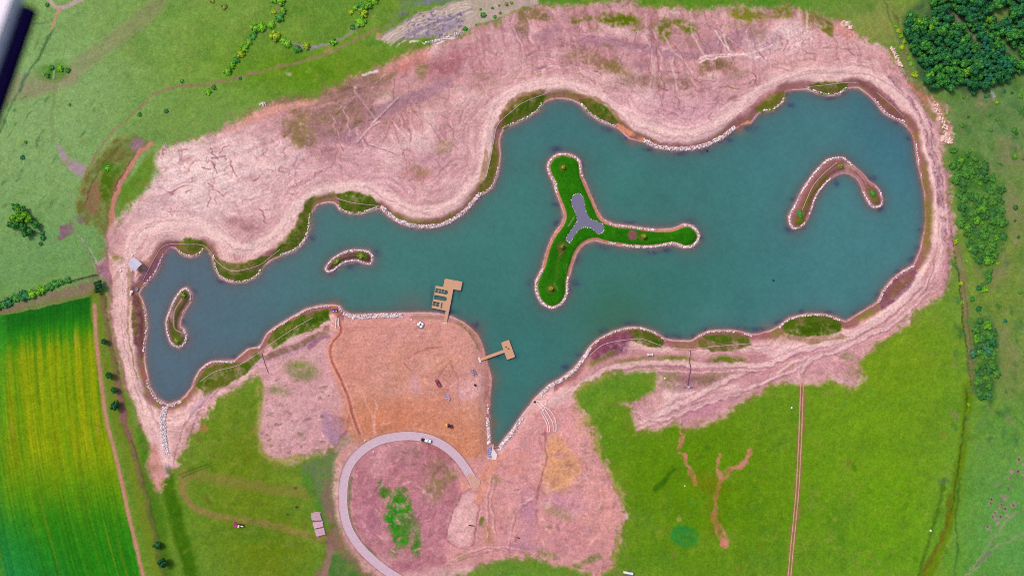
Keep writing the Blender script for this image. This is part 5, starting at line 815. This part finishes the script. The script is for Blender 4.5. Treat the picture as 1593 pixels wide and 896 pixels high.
# ------------------------------------------------------------------ vehicles and machines
M_white = mat('white_paint', (250,246,255), .35, 0, .02, 2, 0, 0, .5); M_dark = mat('dark_vinyl', (38,24,70), .5, 0, .05); M_glass = mat('dark_glass', (34,32,48), .1, 0, .02); M_tyre = mat('rubber', (30,28,32), .9); M_steel = mat('steel', (150,140,160), .4, .3, .05)
def wheel(parent, x, y, r, w_, rimm=None):
    bm = bmesh.new(); cyl(bm, x, y, r, r, w_, 'Y', None, 16); o = finish(bm, 'wheel', M_tyre, parent); bm = bmesh.new(); cyl(bm, x, y, r, r * .55, w_ + .04, 'Y', None, 12); finish(bm, 'rim', rimm or M_steel, o)
tk = thing('pickup_truck', 'white pickup truck with a dark covered bed on the curved concrete road', 'pickup truck', at(663.6, 683.7, .16), R(-14))
bm = bmesh.new(); bbox(bm, -2.75, 2.75, -.97, .97, .38, .98, .12); bbox(bm, .95, 2.68, -.9, .9, .9, 1.16, .1, taper=.95); finish(bm, 'body', M_white, tk)
bm = bmesh.new(); bbox(bm, -.75, 1.15, -.86, .86, .98, 1.72, .12, taper=.84); finish(bm, 'cab', M_white, tk)
bm = bmesh.new(); vv = [bm.verts.new(c) for c in ((1.22,-.8,1.06),(1.22,.8,1.06),(.86,.7,1.68),(.86,-.7,1.68))]; vb = [bm.verts.new((v.co.x + .03, v.co.y, v.co.z + .02)) for v in vv]; bm.faces.new(vv[::-1]); bm.faces.new(vb); [bm.faces.new((vv[k], vv[(k+1)%4], vb[(k+1)%4], vb[k])) for k in range(4)]; finish(bm, 'windscreen', M_glass, tk)
for s in (-1, 1): bm = bmesh.new(); bbox(bm, -.55, .85, s*.845-.02, s*.845+.02, 1.12, 1.55); finish(bm, 'side_window', M_glass, tk)
bm = bmesh.new(); bbox(bm, -2.72, -.82, -.88, .88, .985, 1.12, .05); finish(bm, 'bed_cover', M_dark, tk)
for x_ in (-1.8, 1.8):
    for s in (-.9, .9): wheel(tk, x_, s, .4, .26)
for s in (-.68, .68): bm = bmesh.new(); bbox(bm, 2.7, 2.79, s-.16, s+.16, .72, .88, .02); finish(bm, 'headlight', M_roof, tk); bm = bmesh.new(); bbox(bm, -2.79, -2.7, s-.12, s+.12, .7, .92, .02); finish(bm, 'tail_light', mat('red_lens', (170,30,40), .3), tk)
for s in (-1.08, 1.08): bm = bmesh.new(); bbox(bm, .85, 1.05, s-.1, s+.1, 1.05, 1.25, .03); finish(bm, 'mirror', M_white, tk)
# loader on the pad
ld = thing('wheel_loader', 'small dark red loader with a bright yellow bucket end on the orange pad', 'loader', at(699, 661.5), R(-14)); M_mar = mat('maroon_paint', (112,20,60), .5); M_red = mat('red_paint', (158,30,26), .5); M_yel = mat('yellow_paint', (255,214,110), .5)
bm = bmesh.new(); bbox(bm, -.7, .9, -.6, .6, .5, 1.2, .1); finish(bm, 'chassis', M_mar, ld); bm = bmesh.new(); bbox(bm, .9, 1.9, -.55, .55, .55, 1.3, .12); finish(bm, 'engine_hood', M_red, ld)
bm = bmesh.new(); bbox(bm, -.5, .5, -.5, .5, 1.2, 2.1, .08, taper=.85); finish(bm, 'cab', M_dark, ld); bm = bmesh.new(); bbox(bm, -1.95, -1.1, -.75, .75, .3, .95, .08, taper=.7); finish(bm, 'bucket', M_yel, ld)
for s in (-.35, .35): bm = bmesh.new(); tube(bm, [(-.4, s, 1.0), (-.9, s, 1.15), (-1.3, s, .8)], .08); finish(bm, 'arm', M_yel, ld)
for x_ in (-.4, 1.2):
    for s in (-.72, .72): wheel(ld, x_, s, .45, .32)
# tractor with pink hay rake
tr = thing('tractor', 'small white and black tractor on the olive meadow, pulling a pink implement', 'tractor', at(375.6, 816), R(-8)); M_cream = mat('cream_paint', (255,226,210), .5); M_pink = mat('pink_paint', (214,70,140), .5); M_blk = mat('black_paint', (40,14,20), .5)
bm = bmesh.new(); bbox(bm, -.2, 1.75, -.42, .18, .6, 1.15, .1); finish(bm, 'engine_hood', M_cream, tr); bm = bmesh.new(); bbox(bm, -.1, 1.4, .2, .62, .5, 1.0, .06); finish(bm, 'side_tank', M_blk, tr)
bm = bmesh.new(); bbox(bm, -1.1, -.2, -.75, .6, 1.7, 1.82, .04); finish(bm, 'canopy', M_cream, tr)
for a, c in ((-1, -.65), (-1, .5), (-.3, -.65), (-.3, .5)): bm = bmesh.new(); cyl(bm, a, c, 1.2, .04, 1.1); finish(bm, 'post', M_blk, tr)
bm = bmesh.new(); bbox(bm, -.9, -.4, -.3, .25, .6, 1.0, .08); finish(bm, 'seat', M_blk, tr)
for x_, s, r_ in ((-.75, -.75, .6), (-.75, .7, .6), (1.3, -.55, .38), (1.3, .7, .38)): wheel(tr, x_, s, r_, .3)
rk = thing('hay_rake', 'pink oval rake with tined rims behind the small tractor', 'rake', at(367, 814.2), R(-65)); bm = bmesh.new()
tube(bm, [(1.55 * math.cos(a), .75 * math.sin(a), .45) for a in [k * math.pi / 10 for k in range(20)] + [0]], .16, 8); finish(bm, 'rim', M_pink, rk)
bm = bmesh.new(); bbox(bm, -1.3, 1.3, -.1, .1, .4, .52, .02); bbox(bm, -.1, .1, -.65, .65, .42, .5, .02); finish(bm, 'frame', M_pink, rk)
for x_ in (-.7, .7):
    bm = bmesh.new(); cyl(bm, x_, 0, .35, .5, .08, 'Z', None, 14); o = finish(bm, 'rotor', mat('magenta_rotor', (170,40,110), .6), rk)
    bm = bmesh.new()
    for k in range(8): a = k * math.pi / 4; tube(bm, [(x_ + .45*math.cos(a), .45*math.sin(a), .33), (x_ + .62*math.cos(a), .6*math.sin(a), .12)], .03, 5)
    finish(bm, 'tine', M_pink, o)
# white box trailer at the bottom edge
bt = thing('box_trailer', 'long white box trailer standing alone on the green field at the bottom edge', 'trailer', at(976.5, 889), R(-11.5))
bm = bmesh.new(); bbox(bm, -2.6, 2.7, -.42, .62, .5, 1.5, .06); finish(bm, 'body', mat('trailer_paint', (240,230,255), .4), bt); bm = bmesh.new(); bbox(bm, -2.62, -1.9, -.4, .6, 1.502, 1.56, .02); finish(bm, 'roof_hatch', M_cream, bt)
bm = bmesh.new(); bbox(bm, -2.5, 2.6, -.72, -.43, .35, .6, .03); finish(bm, 'side_rail', M_dark, bt); bm = bmesh.new(); tube(bm, [(2.7, .1, .5), (3.5, .1, .4)], .06); finish(bm, 'drawbar', M_tyre, bt)
for s in (-.55, .72): wheel(bt, 0, s, .38, .2); 
# flatbed trailer on the pad
fb = thing('flatbed_trailer', 'maroon flatbed trailer with dark side rails on the orange pad', 'trailer', at(682, 595.3), R(-62))
bm = bmesh.new(); bbox(bm, -2.2, 2.2, -.6, .6, .62, .74, .02); finish(bm, 'bed', mat('worn_maroon', (160,70,96), .7), fb)
for s in (-.72, .72): bm = bmesh.new(); bbox(bm, -2.2, 2.2, s-.11, s+.11, .6, .95, .03); finish(bm, 'side_rail', mat('dark_maroon', (104,12,58), .6), fb)
bm = bmesh.new(); bbox(bm, -.7, -.3, -.6, .6, .742, .98, .03); finish(bm, 'cross_beam', bpy.data.materials['dark_maroon'], fb); bm = bmesh.new(); tube(bm, [(-2.2, 0, .6), (-3.1, 0, .45)], .07); finish(bm, 'drawbar', M_tyre, fb)
for s in (-.95, .95): wheel(fb, .5, s, .36, .2)
# rowing boats laid up on the pad, one afloat
def boat(px, py, ln_, wd, ang, c1, c2, label, z=None):
    p = at(px, py, .05) if z is None else (wx(px), wy(py), z); o = thing('rowing_boat', label, 'boat', p, R(-ang)); bm = bmesh.new(); rings = []
    for k in range(9):
        t = -1 + k / 4; hw = wd / 2 * max(1 - abs(t) ** 2.4, .04); rings.append([bm.verts.new((t * ln_ / 2, y_, z_)) for y_, z_ in ((-hw, .5), (-hw * .8, .15), (0, 0), (hw * .8, .15), (hw, .5), (hw * .86, .5), (hw * .66, .2), (0, .1), (-hw * .66, .2), (-hw * .86, .5))])
    for a, c in zip(rings, rings[1:]):
        for k in range(10): bm.faces.new((a[k], a[(k + 1) % 10], c[(k + 1) % 10], c[k]))
    bm.faces.new(rings[0]); bm.faces.new(rings[-1]); finish(bm, 'hull', c1, o)
    for t in (-.45, 0, .45): bm = bmesh.new(); hw = wd / 2 * .7; bbox(bm, t*ln_/2-.14, t*ln_/2+.14, -hw, hw, .36, .41, .01); finish(bm, 'thwart', c2, o)
M_lil = mat('lilac_paint', (206,180,206), .6, 0, .06); M_pur = mat('purple_grey', (128,100,150), .7); M_blue = mat('blue_paint', (70,70,170), .5)
boat(696, 616.5, 4.6, 2.3, 60, M_lil, M_pur, 'broad lilac-grey boat laid up on the orange pad below the maroon trailer'); boat(735, 580, 4.6, 1.1, 62, M_lil, M_pur, 'narrow lilac boat, left of the pair on the pale earth near the pier'); boat(739, 579, 4.0, 1.2, 62, mat('grey_lilac', (176,146,170), .7), M_pur, 'grey boat, right of the pair on the pale earth near the pier')
boat(212.8, 449.6, 2.2, 1.1, -60, M_white, M_blue, 'small white boat with a blue inside at the waterline below the shelter')
# round white machine
rm = thing('pump_unit', 'round white pump unit with a dark hub standing on the orange pad behind the shore', 'machine', at(654.5, 505.5)); bm = bmesh.new(); cyl(bm, 0, 0, .25, 2.0, .5, 'Z', 1.9, 28); finish(bm, 'base', mat('base_lilac', (150,112,140), .8), rm)
for a in (100, 165, 20, 290):
    bm = bmesh.new(); rr = 1.05 if a != 290 else .95; cx, cy = rr * math.cos(R(a)), rr * math.sin(R(a)); bmesh.ops.create_uvsphere(bm, u_segments=14, v_segments=8, radius=.85)
    for v in bm.verts: v.co = Vector((v.co.x + cx, v.co.y + cy, max(v.co.z * .5, 0) + .5))
    finish(bm, 'tank', M_white, rm, True)
bm = bmesh.new(); cyl(bm, .05, .35, .85, .45, .5, 'Z', None, 16); finish(bm, 'hub', mat('hub_blue', (50,50,90), .5), rm); bm = bmesh.new(); bbox(bm, -1.7, 1.6, -2.95, -2.7, .05, .3, .04, rz=0); finish(bm, 'skid_bar', mat('pale_timber', (240,190,180), .7), rm)
# drum, beam, logs, boxes
bm = bmesh.new(); cyl(bm, 0, 0, .5, .55, 1.0, 'Z', None, 16); cyl(bm, 0, 0, 1.02, .5, .06, 'Z', .46, 16); o = finish(bm, 'drum', mat('black_drum', (20,14,18), .6)); o.location = at(739, 598.3); tag(o, 'black round drum on the pale patch near the inner basin', 'drum')
def beam(px, py, ln_, ang, c, name, label, cat, r=.16):
    bm = bmesh.new(); bbox(bm, -ln_/2, ln_/2, -r, r, 0, .06, .01); bbox(bm, -ln_/2, ln_/2, -.05, .05, .06, .3); bbox(bm, -ln_/2, ln_/2, -r, r, .3, .36, .01); o = finish(bm, name, c); o.location = at(px, py, .05); o.rotation_euler = (0, 0, R(-ang)); tag(o, label, cat)
beam(733.5, 816, 3.2, 8, mat('dark_steel', (76,40,66), .6), 'steel_beam', 'dark steel beam lying on the pale pink pad inside the bottom of the loop', 'beam', .2)
bm = bmesh.new(); tube(bm, [(-.8, 0, .3), (-.3, .1, .34), (.3, .02, .3), (.8, -.1, .28)], .26, 9); o = finish(bm, 'log', mat('dark_log', (66,36,84), .8)); o.location = at(806, 835); o.rotation_euler = (0, 0, R(-15)); tag(o, 'dark log lying on the mauve earth south of the weir', 'log')
for x, y, lab in [(568.5, 684.5, 'small white kerb block on the outer side of the concrete road'), (581.5, 702, 'small white kerb block on the inner side of the concrete road')]:
    bm = bmesh.new(); bbox(bm, -.45, .45, -.3, .3, -.2, .5, .06, taper=.85); o = finish(bm, 'marker_block', M_white); o.location = at(x, y); o.rotation_euler = (0, 0, R(25)); tag(o, lab, 'block')
ub = thing('utility_chest', 'pale lilac chest with white end caps on the pink south bank', 'chest', at(1011, 551.2)); bm = bmesh.new(); bbox(bm, -.95, .95, -.6, .6, 0, .8, .04); finish(bm, 'body', M_lil, ub)
for a, c in ((-1.45, -.97), (.97, 1.5)): bm = bmesh.new(); bbox(bm, a, c, -.66, .66, 0, .95, .06); finish(bm, 'end_cap', M_white, ub)
for x, y, r_, lab in [(1446,824,.6,'small white boulder on the south eastern field near the boundary'),(189,421,.55,'small white boulder at the end of the pale ridge left of the shelter'),(207,397,.5,'white boulder right behind the shelter'),(205.5,421.5,.5,'white boulder on the left of the shelter'),(205,454,.8,'larger white boulder on the bank near the small boat'),(203.5,457.5,.6,'lower white boulder on the bank near the small boat'),(640,497.5,.5,'white boulder left of the round white pump'),(1231,634,.5,'pale boulder beside the top of the double-rut track'),(1065,755,.35,'tiny white stone in the middle of the south field'),(1034,588,.5,'pale boulder at the green wedge below the south bank')]:
    bm = bmesh.new(); bmesh.ops.create_icosphere(bm, subdivisions=2, radius=r_)
    for v in bm.verts: v.co *= 1 + rnd.uniform(-.18, .18); v.co.z *= .7
    o = finish(bm, 'boulder', M_stone); o.location = at(x, y, r_ * .3); tag(o, lab, 'boulder')
# stacks of slabs in the meadow
M_slab = mat('pink_slab', (206,160,182), .95, 0, .22, 1.6, .14, 1.)
for pts, lab in [([(485,797),(491,795.6),(499,795.7),(501,802),(502.8,807.8),(494,808.8),(486,807.5),(484,802)],'uppermost of the three pale pink slab stacks beside the loop road'),([(488,810.8),(495,810),(503.5,808.9),(504,813),(504.8,817.6),(497,819.5),(490,820.6),(487,815)],'middle of the three pale pink slab stacks beside the loop road'),([(490,822),(498,820.3),(505.6,818.6),(507,824),(508.2,829.8),(501,831),(497,832.4),(493,832.6),(491.5,827)],'lowest of the three pale pink slab stacks beside the loop road')]:
    bm = bmesh.new(); z = min(zat(*p) for p in pts); cx = sum(p[0] for p in pts)/len(pts); cy = sum(p[1] for p in pts)/len(pts)
    for k in range(4):
        f = 1 - .03 * k; dx = rnd.uniform(-.4, .4); prism(bm, [((cx + (p[0]-cx)*f + dx*.6 - cx)*S, -(cy + (p[1]-cy)*f + rnd.uniform(-.35, .35) - cy)*S) for p in pts], k*.28 - .3, k*.28 - .04)
    o = finish(bm, 'slab_stack', M_slab); o.location = (wx(cx), wy(cy), z + .2); tag(o, lab, 'slab stack')

# ------------------------------------------------------------------ weir, channel, drains, pipes
M_conc = mat('pale_concrete', (236,212,218), .85, 0, .10, 2, 0, .3); M_gstone = mat('grey_stone', (160,148,186), .85, 0, .1, 2, .3)
wr = thing('weir', 'white concrete weir at the pointed southern end of the lake', 'weir', (wx(766), wy(706), 0))
def rel(pts): return [((x - 766) * S, -(y - 706) * S) for x, y in pts]
bm = bmesh.new(); prism(bm, rel([(765,701),(768,698),(774,707),(771.5,715),(758,712.5),(759,710),(764,709)]), -.6, 1.15); finish(bm, 'slab', M_conc, wr)
for a, c in (((767.6,691),(765.8,699.5)), ((768,697),(776,695.4))): 
    bm = bmesh.new(); tube(bm, [((a[0]-766)*S, -(a[1]-706)*S, .9), ((c[0]-766)*S, -(c[1]-706)*S, 1.2)], .22, 8); finish(bm, 'gate_arm', M_conc if a[0] < 768 else M_mar, wr)
stones('rubble', scatter([(762,695),(761,711)], 6, .8, (.35, .7)), M_gstone, 'grey stones heaped beside the white weir', 'rubble')
dc = thing('stone_channel', 'white-kerbed channel that forks into two curved arms on the pink slope right of the basin', 'channel', (0, 0, 0))
for p in [[(834,625.2),(837.8,623.8),(843,628.5),(848,633.4)],[(834.5,626),(839,631),(846,638.6)],[(845.2,638.8),(848,633.4)],[(843.8,639),(850.6,651),(854.4,661.6),(854.6,671.4)],[(842,641),(847.6,652),(851.4,662),(851.4,671.2)],[(851.4,671.2),(854.6,671.4)],[(848.5,633),(858.4,641.6),(864.6,656),(865,670)],[(848,637),(854.5,646.9),(859.9,657.6),(860.6,668.6)],[(860.6,669.6),(865,670)]]:
    bm = bmesh.new(); sweep(bm, p, .42, .3); finish(bm, 'kerb', M_conc, dc)
bm = bmesh.new(); p_ = at(832.6, 625.5); bmesh.ops.create_icosphere(bm, subdivisions=2, radius=.8)
for v in bm.verts: v.co = Vector((v.co.x * 1.2, v.co.y * .8, v.co.z * .5)) + Vector(p_)
finish(bm, 'inlet_grate', M_dark, dc)
def pipe(pts, r, c, label, name='water_pipe', cat='pipe'):
    P = spline(pts, False, 8); bm = bmesh.new(); tube(bm, [(wx(x), wy(y), max(zat(x, y), .0) + r * .8) for x, y in P], r, 6); o = finish(bm, name, c); tag(o, label, cat); return o
M_pipe = mat('pale_pipe', (214,184,192), .7, 0, .1, 1); M_dpipe = mat('dark_pipe', (116,72,104), .8, 0, .1, 1)
for pts, lab in [([(222,436),(234,414),(250,387),(267,379.5),(290,380.5),(314,381.5),(328,393),(336,406),(352,418),(368,422),(400,414),(420,400),(436,388)],'thin pale pipe curving along the north west shore past two coves'),([(522,308),(545,315),(575,319),(590,320)],'short thin pipe across the green point above the small island'),([(756,278),(763,248),(768,221),(775,194),(800,171),(817,159),(850,146)],'thin pipe round the green corner left of the northern bay'),([(1255,135),(1285,133),(1317,129),(1333,129)],'thin pipe across the small green point on the north east shore'),([(1364,144),(1380,158),(1407,182)],'thin straight pipe down the mauve bank at the north east'),([(917,554),(930,542),(944,534),(977,528),(1001,528),(1034,539),(1074,543),(1118,538),(1168,534)],'long thin pipe along the south shore over two bays'),([(311,594),(335,578),(371,568),(400,551),(420,536),(453,514),(487,494)],'thin pipe crossing the green bank left of the orange pad'),([(1248,327),(1256,308),(1266,288),(1282,270),(1302,253)],'thin pipe along the spine of the bent island')]: pipe(pts, .13, M_pipe, lab)
pipe([(1073.5,545),(1072,560),(1074,572),(1071,588),(1069.5,599)], .24, M_dpipe, 'dark drain pipe running down the bank to a cross-shaped headwall'); pipe([(407,548),(411,560),(418,580)], .18, M_dpipe, 'dark thin pole lying down the bank left of the trench')
hw = thing('drain_headwall', 'low lilac headwall with spread wings at the foot of the dark drain pipe', 'headwall', at(1070.5, 602)); bm = bmesh.new(); bbox(bm, -2.6, -.6, -.2, .15, -.2, .5, .05); finish(bm, 'wing_wall', M_pur, hw); bm = bmesh.new(); bbox(bm, .6, 2.6, -.25, .1, -.2, .5, .05); finish(bm, 'wing_wall', M_pur, hw); bm = bmesh.new(); bbox(bm, -.58, .58, -.45, .45, -.2, .8, .08); finish(bm, 'block', M_roof, hw)
pipe([(1072.3,548),(1072,556),(1073,566)], .2, M_pipe, 'short white pipe piece beside the dark drain', 'drain_liner')
# blue tarpaulin inlet and twin kerbs of the trench
tp = thing('tarpaulin_heap', 'crumpled blue tarpaulin heap where the trench meets the lake', 'tarpaulin', at(521, 483)); bm = bmesh.new(); bmesh.ops.create_grid(bm, x_segments=14, y_segments=8, size=1)
for v in bm.verts: v.co = Vector((v.co.x * 1.7, v.co.y * .85, .35 + .22 * math.sin(v.co.x * 7 + v.co.y * 5) + .15 * rnd.random() - .5 * max(abs(v.co.x), abs(v.co.y)) ** 6))
finish(bm, 'sheet', mat('blue_tarp', (84,66,160), .6, 0, .25, 2), tp)
for a, c in ((-1.2, -.5), (.4, 1.1)): bm = bmesh.new(); bbox(bm, a, c, -.5, .0, .5, .72, .05); finish(bm, 'stone_weight', M_stone, tp)
for x0, lab in ((523.2, 'left'), (526.2, 'right')):
    bm = bmesh.new(); sweep(bm, [(x0 + .4, 494.5), (x0 - (.5 if lab == 'left' else -.8), 503), (x0 - (.2 if lab == 'left' else -2.4), 511)], .4, .25); o = finish(bm, 'trench_kerb', M_conc); tag(o, 'pale kerb on the %s side at the head of the trench' % lab, 'kerb')
# fence on the western meadow and field boundary posts
fn = thing('wire_fence', 'short line of pale fence posts running down to the corner of the bare earth', 'fence', (0, 0, 0)); P = [(121,359),(126,368),(131,377),(136,386),(141,395),(145,404),(149,412)]
for x, y in P: bm = bmesh.new(); cyl(bm, wx(x), wy(y), zat(x, y) + .6, .12, 1.4, 'Z', None, 8); finish(bm, 'post', M_pipe, fn)
bm = bmesh.new(); tube(bm, [(wx(x), wy(y), zat(x, y) + 1.1) for x, y in P], .025, 4); finish(bm, 'wire', M_steel, fn)
f2 = thing('boundary_fence', 'dark fence of posts and wire along the lane on the east side of the field', 'fence', (0, 0, 0)); P = spline([(1477,357),(1484,400),(1493,455),(1496,500),(1502,545),(1508,598)], False, 6)
for x, y in P: bm = bmesh.new(); cyl(bm, wx(x), wy(y), zat(x, y) + .5, .12, 1.3, 'Z', None, 7); finish(bm, 'post', M_bark, f2)
bm = bmesh.new(); tube(bm, [(wx(x), wy(y), zat(x, y) + 1.0) for x, y in P], .04, 4); finish(bm, 'wire', M_bark, f2)
f3 = thing('hedge_fence', 'dark fence under the hedge above the striped crop field', 'fence', (0, 0, 0)); P = spline([(152,427),(140,431),(100,441),(40,458),(-10,474)], False, 6)
for x, y in P: bm = bmesh.new(); cyl(bm, wx(x), wy(y), zat(x, y) + .5, .12, 1.3, 'Z', None, 7); finish(bm, 'post', M_bark, f3)
bm = bmesh.new(); tube(bm, [(wx(x), wy(y), zat(x, y) + 1.0) for x, y in P], .06, 4); finish(bm, 'rail', M_bark, f3)
# wheel ruts of the southern track
for off in (-2.1, 2.1):
    q = spline([(1247 + off, 590), (1244 + off, 680), (1238 + off, 780), (1232 + off, 840), (1226 + off, 905), (1215 + off, 1000)], False, 10)
    V = []; F = []
    for i, (x, y) in enumerate(q):
        for e in (-.75, .75): V.append((wx(x + e * (1 + .25 * math.sin(i * 1.7))), wy(y), max(zat(x, y), zat(x + e, y), zat(x + e, y + 2), zat(x + e, y - 2)) + .06))
        if i: k = 2 * i; F.append((k - 2, k - 1, k + 1, k))
    struct(mesh_np('wheel_rut', V, F, mat('rut_soil', (212,150,140), .95, 0, .15, .8), False))
# floats on the lake
for x, y, lab in [(1100.6,234.5,'small dark float on the water off the middle headland'),(1204,436,'small dark float alone on open water in the south east of the lake')]:
    bm = bmesh.new(); bmesh.ops.create_uvsphere(bm, u_segments=12, v_segments=8, radius=.5); cyl(bm, 0, 0, .5, .06, .5); o = finish(bm, 'buoy', M_dark, None, True); o.location = (wx(x), wy(y), .12); tag(o, lab, 'buoy')

# ------------------------------------------------------------------ landing leg of the drone that carries the camera
D = .5; q = .75 * D / 796.5; zc = CAMZ - D
dl_ = thing('landing_leg', 'out-of-focus white landing leg with a dark rubber edge at the top left corner', 'drone leg', (0, 0, zc))
def cp(x, y): return Vector(((x - 796.5) * q, (448 - y) * q, 0))
def bar(a, c, wd_a, wd_c, th, name, material, z):
    A, B = cp(*a), cp(*c); d = (B - A).normalized(); n = Vector((-d.y, d.x, 0)); bm = bmesh.new(); lo = [bm.verts.new(p + Vector((0, 0, z - th))) for p in (A + n*wd_a*q, A - n*wd_a*q, B - n*wd_c*q, B + n*wd_c*q)]; hi = [bm.verts.new(v.co + Vector((0, 0, th))) for v in lo]
    bm.faces.new(lo[::-1]); bm.faces.new(hi); [bm.faces.new((lo[k], lo[(k+1)%4], hi[(k+1)%4], hi[k])) for k in range(4)]
    bmesh.ops.bevel(bm, geom=bm.edges[:], offset=.0012, segments=3, affect='EDGES'); finish(bm, name, material, dl_)
bar((9.5,-40), (-71,190), 29, 29, .012, 'shell', mat('leg_shell', (226,212,236), .4, 0, .02), .004)
bar((35.5,5), (-28,190), 8.5, 9, .008, 'rubber_edge', mat('leg_rubber', (24,4,62), .9, 0, .03, 3, 0, 0, .02), -.004)
print('trees', ntree, 'shrubs', nshrub)
